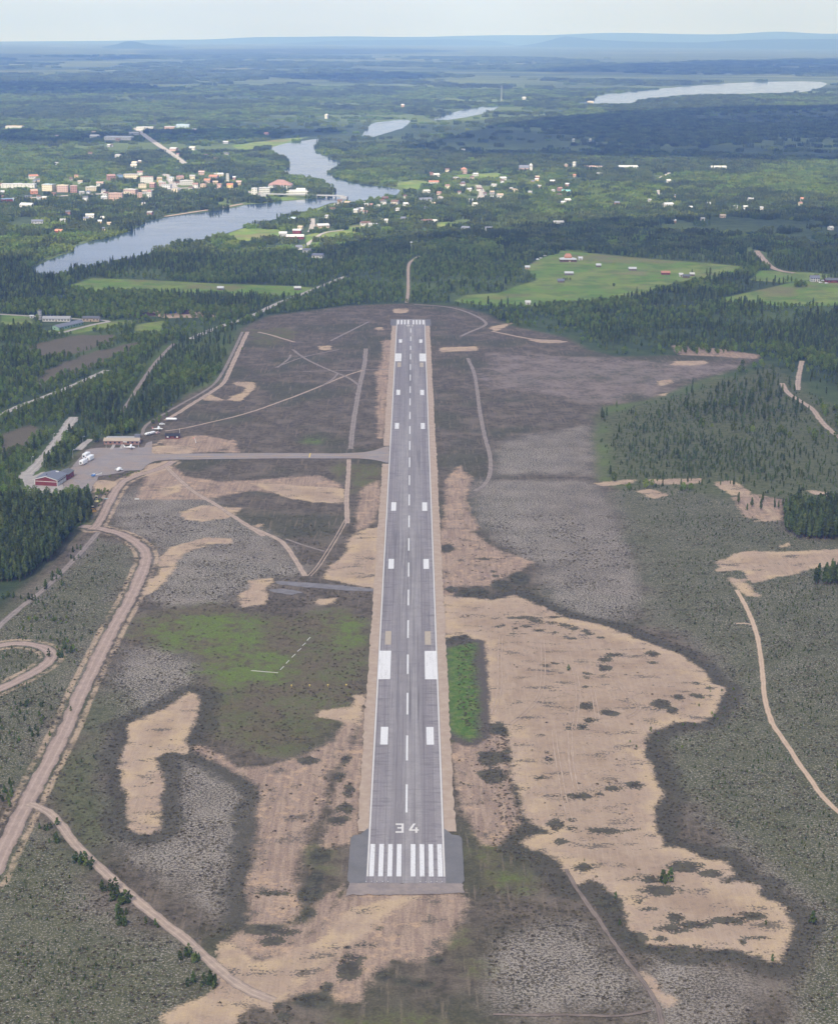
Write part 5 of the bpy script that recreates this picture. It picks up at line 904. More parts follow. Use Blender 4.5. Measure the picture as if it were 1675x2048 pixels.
for sy in (-1, 1):
    sk = MB().tube([(1.6, sy*.95, .25), (1.3, sy*.95, .06), (-1.3, sy*.95, .06)], [.06, .06, .06], 6).build('skid', M_RIM, r)
    for xx in (.8, -.8): MB().tube([(xx, sy*.5, .9), (xx, sy*.95, .06)], [.05, .05], 5).build('strut', M_RIM, sk)
# white box trailers on the apron
for px, py, lab in ((162, 931.5, 'white box trailer in front of the other two on the apron'), (175.5, 923.5, 'white box trailer parked out to one side of the other two'), (168, 918, 'white box trailer tucked in behind the other two by the bushes')):
    g = P(px, py); r = empty('box_trailer', (g[0]+1.2, g[1]+3.2, .25), RAD(-14)); tag(r, lab, 'trailer', 'box trailers on the apron'); r.scale = (1.15, 1.15, 1.1)
    MB().add([(-1.35, -3.4, .75), (1.35, -3.4, .75), (1.35, 3.4, .75), (-1.35, 3.4, .75), (-1.35, -3.4, 3.2), (1.35, -3.4, 3.2), (1.35, 3.4, 3.2), (-1.35, 3.4, 3.2), (-1.1, -3.2, 3.42), (1.1, -3.2, 3.42), (1.1, 3.2, 3.42), (-1.1, 3.2, 3.42)],
             [(0, 3, 2, 1), (0, 1, 5, 4), (1, 2, 6, 5), (2, 3, 7, 6), (3, 0, 4, 7), (4, 5, 9, 8), (5, 6, 10, 9), (6, 7, 11, 10), (7, 4, 8, 11), (8, 9, 10, 11)]).build('body', M_PW, r)
    MB().box(-.95, .35, -3.46, -3.38, 1.3, 2.3).build('window', GLASS, r); MB().box(-1.2, 1.2, -3.2, 3.2, .5, .76).build('chassis', paint('dark grey'), r); MB().box(.55, 1.2, -3.46, -3.38, .9, 1.3).build('tail_light', paint('red'), r)
    for sx in (-1, 1):
        for yy in (-.5, .6): wheel(r, sx*1.15, yy, .38, .25, 'x')
    MB().tube([(0, 3.2, .6), (0, 4.6, .5)], [.09, .07], 6).build('drawbar', paint('dark grey'), r)
# caravans and the long trailer
for px, py, lab in ((295, 872.5, 'rounded white caravan close to the end of the terminal'), (303.5, 870.5, 'rounded white caravan standing next to the tail of another')):
    g = P(px, py); r = empty('caravan', (g[0], g[1]+2.2, .02), RAD(52)); tag(r, lab, 'caravan', 'caravans by the terminal')
    MB().tube([(-3.0, 0, 1.4), (-2.7, 0, 1.5), (-1.5, 0, 1.6), (1.5, 0, 1.6), (2.7, 0, 1.5), (3.0, 0, 1.4)], [(.6, .5), (1.0, .95), (1.15, 1.15), (1.15, 1.15), (1.0, .95), (.6, .5)], 12).build('body', M_PW, r, True)
    for xx in (-1, 1): MB().box(xx-.4, xx+.4, -1.18, -1.08, 1.5, 2.0).build('window', GLASS, r)
    for sy in (-1, 1): wheel(r, 0, sy*.95, .34, .2)
    MB().tube([(2.8, 0, .7), (4.0, 0, .55)], [.07, .06], 6).build('drawbar', paint('dark grey'), r)
g = P(342.4, 841.8); r = empty('glider_trailer', (g[0], g[1]+1, .02), RAD(-2)); tag(r, 'long white enclosed trailer by the sandy perimeter track', 'trailer')
MB().tube([(-4.3, 0, 1.35), (-4.1, 0, 1.4), (-3.4, 0, 1.45), (3.6, 0, 1.45), (4.2, 0, 1.35), (4.4, 0, 1.3)], [(.8, .7), (.95, .9), (1.0, 1.0), (1.0, 1.0), (.9, .85), (.6, .5)], 10).build('body', M_PW, r, True)
for sy in (-1, 1): wheel(r, -.3, sy*.95, .34, .2)
MB().tube([(4.2, 0, .7), (5.6, 0, .6)], [.08, .06], 6).build('drawbar', paint('dark grey'), r); MB().box(-4.45, -4.3, -.5, .5, .8, 1.9).build('tail_door', paint('pale grey'), r)
# small pink-white car and two pale carts further along
def car(px, py, rz, col, label, z=.02, group=None, name='parked_car', van=False):
    g = P(px, py); r = empty(name, (g[0], g[1], float(zg(*g))+z), rz); tag(r, label, 'van' if van else 'car', group)
    hh = 2.1 if van else 1.45
    prof = [(2.1, .35), (2.15, .75), (1.3, .95), (.75, hh), (-1.4 if not van else -2.0, hh), (-2.0, .95), (-2.15, .9), (-2.1, .35)]; v = [(x, -.85 if z_ < 1.2 else -.7, z_) for x, z_ in prof]+[(x, .85 if z_ < 1.2 else .7, z_) for x, z_ in prof]; n = len(prof)
    MB().add(v, [tuple(range(n)), tuple(reversed(range(n, 2*n)))]+[(i, n+i, n+(i+1) % n, (i+1) % n) for i in range(n)]).build('body', col, r)
    MB().add([(1.27, -.72, 1.0), (1.27, .72, 1.0), (.8, .66, hh-.06), (.8, -.66, hh-.06)], [(0, 1, 2, 3)]).build('windscreen', GLASS, r)
    for sy in (-1, 1):
        MB().box(-1.5, .7, min(sy*.76, sy*.83), max(sy*.76, sy*.83), 1.0, 1.3).build('side_window', GLASS, r)
        for xx in (-1.3, 1.35): wheel(r, xx, sy*.8, .32, .2)
    return r
car(315, 867, RAD(60), plain('car_pink', (0.6, 0.42, 0.4), 0.4), 'small pinkish car standing between the caravans and the white aeroplane')
car(324, 849.5, RAD(20), M_PW, 'small white car beyond the light aeroplane near the perimeter track')
for px, py, lab in ((1075, 520, 'white van at the wood edge by the meadow drive'), (1081, 517, 'white car beside the van at the wood edge'), (1089, 512, 'white car further along the wood edge of the meadow')): car(px, py, RAD(30), M_PW, lab, .1, None, 'parked_car', 'van' in lab and 'beside' not in lab)
for px, py in ((1645, 562), (1652, 567), (1640, 566)): car(px, py, RAD(20), M_PW, 'white car parked in the bare farmyard by the red barn', .1, 'cars in the farmyard')
# yellow wheel loaders at the wood edge
def loader(px, py, rz, col, label):
    g = P(px, py); r = empty('wheel_loader', (g[0], g[1], .02), rz); tag(r, label, 'loader'); r.scale = (1.15,)*3
    MB().box(-2.4, -.2, -.75, .75, .9, 1.9).build('engine_hood', col, r); MB().box(-.2, 1.5, -.5, .5, .75, 1.15).build('frame', paint('dark grey'), r)
    c_ = MB().box(-.3, 1.0, -.65, .65, 1.3, 1.75).build('cab', col, r); MB().box(-.25, .95, -.6, .6, 1.75, 2.7).build('cab_glass', GLASS, c_); MB().box(-.35, 1.1, -.72, .72, 2.7, 2.86).build('cab_roof', plain('loader_roof', (0.75, 0.66, 0.42), 0.5), c_)
    for sy in (-1, 1): MB().tube([(1.0, sy*.45, 1.3), (2.2, sy*.45, 1.2), (2.9, sy*.45, .6)], [.13, .13, .1], 6).build('lift_arm', col, r)
    MB().add([(2.7, -1.2, .1), (3.5, -1.2, .05), (2.7, -1.2, .95), (2.7, 1.2, .1), (3.5, 1.2, .05), (2.7, 1.2, .95)], [(0, 1, 2), (5, 4, 3), (0, 3, 4, 1), (0, 2, 5, 3)]).build('bucket', col, r)
    for xx in (-1.5, 1.3):
        for sy in (-1, 1): wheel(r, xx, sy*.9, .68, .5)
loader(193, 1001, RAD(-80), plain('loader_pale_yellow', (0.62, 0.56, 0.3), 0.5), 'pale yellow wheel loader parked at the wood edge by the gravel road')
loader(185, 1021.5, RAD(-60), plain('loader_orange_yellow', (0.66, 0.4, 0.1), 0.5), 'orange yellow wheel loader parked at the wood edge by the gravel road')
# boards and posts
def boardsign(px, py, w, h, mat, label, rz=0):
    g = P(px, py); r = empty('ground_board', (g[0], g[1], 0), rz); tag(r, label, 'board')
    MB().box(-w/2, w/2, -.05, .05, .35, .35+h).build('panel', mat, r)
    for sx in (-1, 1): MB().box(sx*w*.4-.06, sx*w*.4+.06, -.12, .0, -.05, .4).build('leg', paint('grey'), r)
boardsign(274, 1000, 3.0, .9, M_WHITE, 'low white board standing in the heath near the gravel road')
boardsign(212, 999, 2.8, .6, paint('pale blue'), 'low pale blue board beside the gravel road by the loaders')
def lamp(px, p0, p1, label, group):
    g = P(px, p0); h = (p0-p1)*mpp(px, p0); r = empty('lamp_post', (g[0], g[1], .2)); tag(r, label, 'lamp post', group)
    MB().tube([(0, 0, -.3), (0, 0, h)], [.12, .07], 8).build('pole', paint('pale grey'), r); MB().tube([(0, 0, h-.05), (.9, -.3, h+.25)], [.06, .05], 6).build('arm', paint('pale grey'), r); MB().box(.7, 1.5, -.5, -.15, h+.15, h+.36).build('lamp_head', M_PW, r)
lamp(212.5, 897, 876, 'tall pale lamp post at the apron edge before the terminal', 'lamp posts'); lamp(146, 917, 900, 'lamp post in the bushes beside the box trailers', 'lamp posts'); lamp(277, 895, 884, 'short lamp post at the end of the terminal lawn', 'lamp posts'); lamp(166, 885, 873, 'lamp post at the wood edge by the paved entry', 'lamp posts'); lamp(64, 930, 914, 'lamp post in the bushes beside the wide access road', 'lamp posts'); lamp(107, 882, 868, 'lamp post further along the wide access road', 'lamp posts'); lamp(126, 862, 848, 'lamp post where the access road leaves the wood', 'lamp posts')
g = P(389.5, 886); r = empty('windsock_mast', (g[0], g[1], 0)); tag(r, 'slanting white and red mast with small windsock on the sandy ground', 'windsock')
MB().tube([(1.0, 0, -.1), (0, 0, 4.2)], [.16, .1], 8).build('pole', M_PW, r); MB().tube([(0, 0, 4.2), (-.7, 0, 4.0), (-1.6, 0, 3.6)], [.42, .34, .2], 8).build('windsock', plain('windsock_red', (0.6, 0.25, 0.2), 0.8), r)
g = P(359.5, 873); r = empty('flag_pole', (g[0], g[1], 0)); tag(r, 'white flag pole at the end of the red cabin', 'flag pole'); MB().tube([(0, 0, -.1), (0, 0, 6)], [.13, .07], 8).build('pole', M_PW, r); MB().tube([(0, 0, 6), (0, 0, 6.25)], [.16, .05], 8).build('finial', M_PW, r)
g = P(822, 497); r = empty('approach_beacon', (g[0], g[1], float(zg(*g)))); tag(r, 'white approach light mast in the wood beyond the runway end', 'light mast')
MB().tube([(0, 0, -.2), (0, 0, 9)], [.3, .2], 8).build('mast', M_PW, r); MB().box(-1.6, 1.6, -.3, .3, 8.5, 9.8).build('lamp_bar', M_PW, r)
# ------------------------------------------------------------ trees
def leafmat(name, a, b, rnd=(0.6, 1.35)):
    m, t = newmat(name); pos = t.node('ShaderNodeTexCoord').outputs['Object']
    r = t.node('ShaderNodeObjectInfo').outputs['Random']
    c = t.mix(t.sstep(t.noise(pos, 0.9, 2), 0.3, 0.7), a, b)
    k = t.sstep(r, 0, 1, rnd[0], rnd[1], 'LINEAR')
    hs = t.node('ShaderNodeHueSaturation'); t.set(hs.inputs['Color'], c); t.set(hs.inputs['Value'], k); t.set(hs.inputs['Hue'], t.sstep(t.math('FRACT', t.math('MULTIPLY', r, 7.3)), 0, 1, 0.472, 0.51, 'LINEAR'))
    d = t.node('ShaderNodeBsdfDiffuse'); t.set(d.inputs['Color'], hs.outputs[0]); tr = t.node('ShaderNodeBsdfTranslucent'); t.set(tr.inputs['Color'], hs.outputs[0])
    mx = t.node('ShaderNodeMixShader'); mx.inputs[0].default_value = 0.42; t.l.new(d.outputs[0], mx.inputs[1]); t.l.new(tr.outputs[0], mx.inputs[2]); t.out(mx.outputs[0]); return m
M_PINE = leafmat('pine_needles', (0.088, 0.124, 0.042), (0.148, 0.19, 0.06)); M_BIRCH = leafmat('birch_leaves', (0.12, 0.185, 0.04), (0.19, 0.25, 0.055)); M_SAP = leafmat('sapling_needles', (0.085, 0.128, 0.042), (0.135, 0.175, 0.06))
M_BARK = plain('pine_bark', (0.16, 0.1, 0.07), 0.95, 0.1, 0.3, 2.0); M_BBARK = plain('birch_bark', (0.5, 0.48, 0.44), 0.9, 0.1, 0.3, 2.0)
def crown_cards(R, kind, h, n, size):
    """scattered leaf clumps filling the crown of one tree of height h"""
    v = []; f = []
    R_EXP = R.uniform(.42, .75)
    lob = [(R.uniform(0, 2*pi), R.uniform(.15, .95), R.uniform(.7, 1.25)) for _ in range(9)]
    for i in range(n):
        if kind == 'birch':
            while True:
                x, y, z = R.uniform(-1, 1), R.uniform(-1, 1), R.uniform(-1, 1); q = x*x+y*y+z*z
                if .12 < q < 1: break
            t = .55+.43*z; a = math.atan2(y, x); rad = math.hypot(x, y)*h*.3
        else:
            lo = .22 if kind == 'pine' else .06
            t = lo+(1-lo)*R.random()**1.15; a = R.uniform(0, 2*pi); env = (1-(t-lo)/(1-lo))**R_EXP*(.35+.65*min(1, (t-lo)/.15)); w = {'pine': .155, 'sap': .34}[kind]
            rad = h*w*env*math.sqrt(R.uniform(.1, 1))
        k = 1+sum(.28*s*math.exp(-((a-la+pi) % (2*pi)-pi)**2/.5-(t-lt)**2/.012) for la, lt, s in lob)-.15; rad *= k
        c = Vector((rad*cos(a), rad*sin(a), h*t)); nrm = Vector((cos(a)*.8+R.gauss(0, .45), sin(a)*.8+R.gauss(0, .45), .55+R.gauss(0, .4))).normalized()
        u = nrm.cross(Vector((R.gauss(0, 1), R.gauss(0, 1), R.gauss(0, 1)))).normalized(); w_ = nrm.cross(u); s = size*R.uniform(.6, 1.3); b = len(v)
        v += [c-u*s, c-w_*s*.7, c+u*s, c+w_*s*.7]; f.append((b, b+1, b+2, b+3))
    return v, f
def trunk(h, r, n=6, top=.9):
    b = MB(); b.tube([(0, 0, -.4), (0, 0, h*.3), (h*.004, 0, h*.65), (0, 0, h*top)], [r, r*.8, r*.5, r*.15], n)
    for k in range(4): a = k*2.4; z = h*(.4+.13*k); b.tube([(0, 0, z), (cos(a)*h*.09, sin(a)*h*.09, z+h*.03)], [r*.3, r*.1], 4, False)
    return b
TREE = {}
for kind, h, n, size, cm, bm_, nv in (('pine', 12.0, 150, .75, M_PINE, M_BARK, 6), ('birch', 7.5, 150, .55, M_BIRCH, M_BBARK, 6), ('sap', 2.2, 46, .3, M_SAP, M_BARK, 5)):
    for k in range(nv):
        R = random.Random(100*k+len(kind)); v, f = crown_cards(R, kind, h*R.uniform(.9, 1.1), n, size); tb = trunk(h, {'pine': .17, 'birch': .1, 'sap': .04}[kind])
        TREE[kind, k] = (mesh_np('crown', v, f, [cm]), tb.mesh('trunk', bm_))
        tv = [Vector(p) for p in tb.v]; fb = [tuple(i+len(v) for i in q) for q in tb.f]
        TREE[kind, k, 'j'] = mesh_np(kind+'_whole', v+tv, f+fb, [cm, bm_], [0]*len(f)+[1]*len(fb))
# clumps of whole trees for the distance
def clump(kind, seed, half, ntree, ncard, size, h0):
    R = random.Random(seed); v = []; f = []
    for i in range(ntree):
        h = h0*R.uniform(.7, 1.2); a, b = crown_cards(R, kind, h, ncard, size); ox, oy = R.uniform(-half, half), R.uniform(-half, half); k = len(v)
        v += [p+Vector((ox, oy, -.2*h)) for p in a]; f += [tuple(j+k for j in q) for q in b]
    return mesh_np('clump', v, f, [M_PINE if kind == 'pine' else M_BIRCH])
def proto(name, meshes):
    c = bpy.data.collections.new(name)
    for i, m in enumerate(meshes): o = bpy.data.objects.new('%s_%02d' % (name, i), m); c.objects.link(o)
    return c
PROTO = {'pine': proto('pine_source', [TREE['pine', k, 'j'] for k in range(6)]), 'birch': proto('birch_source', [TREE['birch', k, 'j'] for k in range(6)]), 'sap': proto('sapling_source', [TREE['sap', k, 'j'] for k in range(5)]),
         'cpine': proto('pine_clump_source', [clump('pine', 500+k, 11, 24, 42, 1.15, 10.5) for k in range(6)]), 'cbirch': proto('birch_clump_source', [clump('birch', 600+k, 11, 18, 50, 1.1, 8.5) for k in range(6)]),
         'fpine': proto('far_pine_source', [clump('pine', 700+k, 32, 60, 22, 2.4, 13) for k in range(5)])}
def instancer(name, coll, pts, rot, scl, idx, label, cat):
    me = bpy.data.meshes.new(name); me.vertices.add(len(pts)); me.vertices.foreach_set('co', np.asarray(pts, np.float32).ravel())
    me.attributes.new('rot', 'FLOAT_VECTOR', 'POINT').data.foreach_set('vector', np.stack([rot*0, rot*0, rot], 1).astype(np.float32).ravel())
    me.attributes.new('scl', 'FLOAT_VECTOR', 'POINT').data.foreach_set('vector', np.asarray(scl, np.float32).ravel())
    me.attributes.new('pick', 'INT', 'POINT').data.foreach_set('value', np.asarray(idx, np.int32)); me.update()
    o = link(name, me); tag(o, label, cat, None, 'stuff')
    ng = bpy.data.node_groups.new(name, 'GeometryNodeTree'); ng.interface.new_socket('Geometry', in_out='INPUT', socket_type='NodeSocketGeometry'); ng.interface.new_socket('Geometry', in_out='OUTPUT', socket_type='NodeSocketGeometry')
    N = ng.nodes; gi = N.new('NodeGroupInput'); go = N.new('NodeGroupOutput'); ip = N.new('GeometryNodeInstanceOnPoints'); ci = N.new('GeometryNodeCollectionInfo'); ci.inputs['Collection'].default_value = coll; ci.inputs['Separate Children'].default_value = True; ci.inputs['Reset Children'].default_value = True
    def na(n, ty): a = N.new('GeometryNodeInputNamedAttribute'); a.data_type = ty; a.inputs['Name'].default_value = n; return a.outputs[0]
    L = ng.links; L.new(gi.outputs[0], ip.inputs['Points']); L.new(ci.outputs[0], ip.inputs['Instance']); ip.inputs['Pick Instance'].default_value = True
    L.new(na('pick', 'INT'), ip.inputs['Instance Index']); L.new(na('rot', 'FLOAT_VECTOR'), ip.inputs['Rotation']); L.new(na('scl', 'FLOAT_VECTOR'), ip.inputs['Scale']); L.new(ip.outputs[0], go.inputs[0])
    md = o.modifiers.new('scatter', 'NODES'); md.node_group = ng; return o
# where trees may stand
def inside(polys, X, Y, pad=0.0, M=40.0):
    a = np.zeros(X.shape, bool)
    for p in polys: a |= sdf(p, X, Y, M) > -pad
    return a
def jitter(y0, y1, step, umax=.268):
    xs = np.arange(-umax*y1, umax*y1, step); yy = np.arange(y0, y1, step); X, Y = np.meshgrid(xs, yy); X = X+rng.uniform(-.48, .48, X.shape)*step; Y = Y+rng.uniform(-.48, .48, Y.shape)*step
    k = np.abs(X) < umax*Y+20; return X[k], Y[k]
BARE = [G(*APRON), G(*YARD), G(*TAXIWAY)]
def clear_mask(X, Y, pad_road=1.0, soft=0.0):
    ok = np.ones(X.shape, bool)
    for n, l, w, s in ROADL: ok &= ldist(l[::3] if len(l) > 12 else l, X, Y, 40) > w*.5+pad_road
    for p in WATER: ok &= sdf(p, X, Y, 60) < -3
    ok &= ~inside(GR['meadow'], X, Y, 1.0); ok &= ~inside(BARE, X, Y, 2.0)
    ok &= ~inside([p for p in GR['mire']], X, Y, -2.0)
    for hx, hy, hw in HOUSES:
        d = math.hypot(hx, hy); r_ = hw*.5+4+d*.001
        cx, cy_ = hx*(1-9/d), hy*(1-9/d)
        k = np.nonzero((np.abs(X-hx) < 60) & (np.abs(Y-hy) < 110))[0]
        dx = X[k]-hx; dy = Y[k]-hy
        front = max(8.0, 0.011*d)                # open ground on the side towards the airfield, so that roofs show over the trees
        ok[k] &= ~(((np.abs(dx) < r_) & (dy > -front-r_*.4) & (dy < r_)))
    return ok
DARK = [G('T4', [(430, 450), (600, 470), (760, 420), (1100, 380), (1130, 400), (1000, 480), (950, 540), (740, 590), (500, 620), (400, 570)]), G('T3', [(360, 640), (620, 590), (900, 520), (1120, 450), (1260, 520), (1280, 640), (1150, 700), (700, 700), (400, 710)]), G('T3', [(-60, 680), (350, 670), (380, 760), (400, 850), (-60, 850)]),
        G('T4', [(460, 300), (900, 250), (1675, 230), (1675, 440), (1100, 380), (760, 410), (460, 380)]), GF([(140, 960), (250, 870), (300, 790), (420, 690), (520, 640), (460, 660), (330, 720), (240, 800), (150, 880)]), GF([(1010, 520), (1110, 500), (1500, 535), (1700, 520), (1700, 430), (1300, 430), (1000, 480)]),
        GF([(1200, 720), (1300, 690), (1500, 690), (1700, 720), (1700, 640), (1400, 650), (1200, 660)]), GF([(700, 320), (1700, 320), (1700, 210), (1000, 240)]), GF([(-200, 430), (300, 440), (480, 405), (470, 385), (200, 400), (-200, 410)])]
LIGHT = [GF([(480, 640), (560, 590), (700, 570), (820, 540), (950, 560), (1060, 600), (1130, 660), (1240, 640), (1400, 640), (1420, 690), (1130, 700), (960, 640), (820, 612), (600, 630)]), GF([(-60, 985), (-60, 690), (60, 690), (250, 665), (330, 680), (250, 745), (160, 800), (140, 850), (60, 930), (40, 980)]), GF([(480, 620), (560, 560), (680, 555), (800, 500), (860, 500), (1050, 520), (1050, 600), (900, 600), (820, 606), (700, 611), (540, 632)]), GF([(600, 510), (480, 480), (430, 500), (420, 550), (660, 570), (700, 530)]), GF([(1130, 680), (1240, 620), (1500, 600), (1700, 610), (1700, 690), (1300, 700)]), GF([(0, 690), (0, 640), (260, 640), (460, 640), (380, 680), (240, 690), (90, 740)]), GF([(1000, 400), (1060, 360), (1340, 370), (1300, 420), (1050, 440)]), GF([(800, 350), (1150, 335), (1180, 360), (900, 400)])]
def kind_of(X, Y):
    n = fbm(X, Y, 260, 2)+.25*(vnoise(X, Y, 60, 9)-.5); p = n > .53
    dk = inside(DARK, X, Y); lt = inside(LIGHT, X, Y); r = rng.random(X.shape)
    p = np.where(dk, r < .8, p); p = np.where(lt & ~dk, r < .16, p); return p
# near stands, tree by tree
DENSE = [GF([(-60, 1012), (60, 1014), (130, 1014), (176, 1006), (184, 1016), (176, 1050), (150, 1064), (108, 1115), (50, 1160), (0, 1200), (-60, 1230)]), GF([(1568, 1025), (1720, 1012), (1720, 1082), (1600, 1080), (1568, 1062)]), GF([(1622, 1172), (1720, 1140), (1720, 1290), (1645, 1275), (1628, 1225)])]
SPARSE = [(GF([(1285, 822), (1330, 795), (1430, 770), (1500, 745), (1530, 735), (1560, 725), (1600, 780), (1640, 835), (1640, 862), (1560, 865), (1480, 865), (1400, 850), (1300, 845)]), .3, .68), (GF([(1200, 845), (1290, 835), (1420, 860), (1560, 880), (1720, 890), (1720, 985), (1480, 985), (1240, 968), (1195, 930)]), .3, .45),
          (GF([(1420, 985), (1720, 985), (1720, 1015), (1480, 1040), (1420, 1010)]), .14, .6), (GF([(1440, 1130), (1540, 1150), (1620, 1170), (1640, 1110), (1500, 1080)]), .03, .5)]
def hedges():
    out = []; tall = []
    for c_, pts, n, sp, sc in (*[('L2', [(x_, y_), (x_+6, y_+8)], n_, 1.6, s_) for x_, y_, n_, s_ in ((290, 770, 6, .4), (330, 850, 6, .4), (470, 965, 7, .42), (520, 1000, 3, .6), (660, 1130, 6, .5), (690, 1205, 6, .5), (780, 1210, 4, .55), (730, 1290, 7, .4), (770, 1340, 4, .4), (900, 1340, 3, .3), (1120, 1530, 6, .38), (1150, 1560, 5, .42), (1210, 1680, 6, .4), (1260, 1710, 6, .42))], ('F', [(5, 1190), (60, 1205), (120, 1150), (165, 1100)], 30, 3, .4), ('L2', [(0, 480), (40, 560), (20, 620)], 12, 2.5, .45), ('L2', [(50, 130), (150, 60), (80, 300)], 40, 9, .3), ('F', [(110, 1320), (130, 1300)], 10, 2, .4)):
        l = resample(G(c_, pts), .5); q = l[rng.integers(0, len(l), n)]+rng.normal(0, sp, (n, 2)); out += [(x, y, sc*rng.uniform(.55, 1.15)) for x, y in q]
    for px, py, sc in ((1326, 1766, .62), (1340, 1765, .68), (1624, 1848, .55), (1136, 1341, .32), (1230, 1797, .3), (1238, 1850, .28), (1168, 1722, .12), (1544, 1922, .3), (1530, 1850, .2)): g = P(px, py); out.append((g[0], g[1], sc))
    for px, py, sc in ((1412, 553, .8), (1419, 552, 1.0), (1383, 547, .6)): g = P(px, py); tall.append((g[0], g[1], sc))
    return [(x, y, s*4.3) for x, y, s in out], tall
PT = []      # pines x,y,scale
X, Y = jitter(1000, 1420, 3.1); k = inside(DENSE, X, Y) & (np.hypot(X, Y) > 600); k &= clear_mask(X, Y, .5)
PT.append(np.stack([X[k], Y[k], rng.uniform(.72, 1.18, k.sum())], 1))
for poly, dens, sc in SPARSE:
    X, Y = jitter(900, 1700, 4.0); k = (rng.random(X.shape) < np.clip(sdf(poly, X, Y, 70)/60+.8*(fbm(X, Y, 45, 61)-.45), 0, 1)*(sdf(poly, X, Y, 20) > 0)*dens*1.2*(.35+1.3*fbm(X, Y, 40, 4))) & clear_mask(X, Y, 1); PT.append(np.stack([X[k], Y[k], sc*rng.uniform(.55, 1.25, k.sum())], 1))
BUSHY, TALL = hedges(); PT.append(np.array(TALL))
BT = []
X, Y = jitter(1150, 2500, 4.6); ed_ = -sdf(OPEN[0], X, Y, 60); k = (ed_ > 3) & ((ed_ > 45) | (rng.random(X.shape) < .12+ed_/55+1.2*(fbm(X, Y, 35, 50)-.5)) | (Y > 1900) | (X < -150)) & ~(inside([p for p, _, _ in SPARSE], X, Y)) & clear_mask(X, Y, 2); X, Y = X[k], Y[k]
thin = fbm(X, Y, 90, 6); lt = inside(LIGHT, X, Y); thr_ = sdf(GF([(1190, 815), (1290, 790), (1420, 750), (1540, 715), (1620, 730), (1760, 780), (1760, 1010), (1200, 990)]), X, Y, 30) > 0
k = rng.random(X.shape) < np.where(thr_, .3, np.where(lt, .95, 1.0))*np.clip((thin-.28)*6, .15, 1); X, Y = X[k], Y[k]
pk = kind_of(X, Y); PT.append(np.stack([X[pk], Y[pk], rng.uniform(.38, .84, pk.sum())*(.75+.5*vnoise(X[pk], Y[pk], 120, 8))], 1)); q = ~pk; BT.append(np.stack([X[q], Y[q], rng.uniform(.55, 1.15, q.sum())*np.where(inside(LIGHT, X[q], Y[q]), .8, 1.0)], 1))
for c_, pts, n, sp, sc in (('L0', [(880, 750), (960, 690), (1040, 640)], 60, 2.5, .55), ('L0', [(270, 985), (330, 930), (400, 880), (470, 830)], 90, 5, .95), ('L0', [(590, 860), (640, 850), (690, 800), (800, 770)], 50, 4, 1.1), ('L1', [(610, 60), (580, 130), (560, 220)], 26, 3, .35), ('L1', [(330, 950), (400, 990), (450, 1060), (150, 860), (440, 850)], 40, 7, .33), ('L0', [(1460, 190), (1440, 250), (1400, 330)], 50, 2, .4),
        ('R1', [(1580, 1040), (1640, 1250), (1300, 1290), (1210, 1400)], 26, 6, .22), ('AP', [(780, 640), (900, 650), (1000, 610), (1150, 600)], 40, 1.6, .16), ('AP', [(690, 770), (790, 770)], 20, 2, .3), ('F', [(1100, 605), (1150, 596), (1180, 600)], 40, 6, .5), ('F', [(1120, 563), (1130, 560)], 8, 3, .5), ('F', [(1224, 573), (1225, 573)], 2, .6, .6), ('F', [(1590, 575), (1605, 570)], 14, 4, .9)):
    l = resample(G(c_, pts), .5); p = l[rng.integers(0, len(l), n)]+rng.normal(0, sp, (n, 2)); kk = clear_mask(p[:, 0], p[:, 1], .2) | (n in (2, 8, 14)); BT.append(np.column_stack([p[kk], sc*rng.uniform(.6, 1.3, kk.sum())]))
PT = np.vstack(PT); BT = np.vstack(BT)
def mask_water_front(a): return a
# saplings on the heath
ST = []
for poly, step, keep, sc in ((GR['shrub'][0], 2.5, .42, .5), (GR['shrub'][1], 2.2, .6, .5), (GR['shrub'][2], 2.6, .55, .62), (GR['shrub'][3], 2.8, .5, .6), (GR['shrub'][4], 3.2, .6, .85), (GR['lichen'][0], 4.5, .1, .35), (GR['lichen'][5], 4.5, .1, .4)):
    X, Y = jitter(380, 1700, step); k = (rng.random(X.shape) < np.clip(sdf(poly, X, Y, 60)/50+.08+.8*(fbm(X, Y, 45, 60)-.5), 0, 1)*(sdf(poly, X, Y, 10) > 1)*keep*1.15*np.clip((fbm(X, Y, 30, 12)-.3)*3.4, .1, 1.4)); X, Y = X[k], Y[k]; k = clear_mask(X, Y, .8) & (FIELD is not None)
    for p in GR['sand']: k &= sdf(p, X, Y, 10) < -1
    ST.append(np.stack([X[k], Y[k], sc*rng.uniform(.5, 1.5, k.sum())], 1))
ST.append(np.array(BUSHY)); ST = np.vstack(ST)
def in_view(a, h):
    d = np.hypot(a[:, 0], a[:, 1]); return (np.abs(a[:, 0]) < .236*a[:, 1]) & (a[:, 1] > 505), h*a[:, 2]/d
def individuals(arr, kind, nm, hgt, labeler, nvar, cat, n=300):
    vis, size = in_view(arr, hgt); order = np.argsort(-np.where(vis, size, 0))[:n]; sel = np.zeros(len(arr), bool); sel[order] = True
    for i in order:
        x, y, s = arr[i]; k = int(rng.integers(nvar)); lab, grp = labeler(x, y, s); r = empty(nm, (x, y, float(zg(x, y))), float(rng.uniform(0, 6.28))); r.scale = (s*float(rng.uniform(.85, 1.15)), s*float(rng.uniform(.85, 1.15)), s); tag(r, lab, cat, grp)
        cm, tm = TREE[kind, k]; link('crown', cm, r); link('trunk', tm, r)
    return arr[~sel]
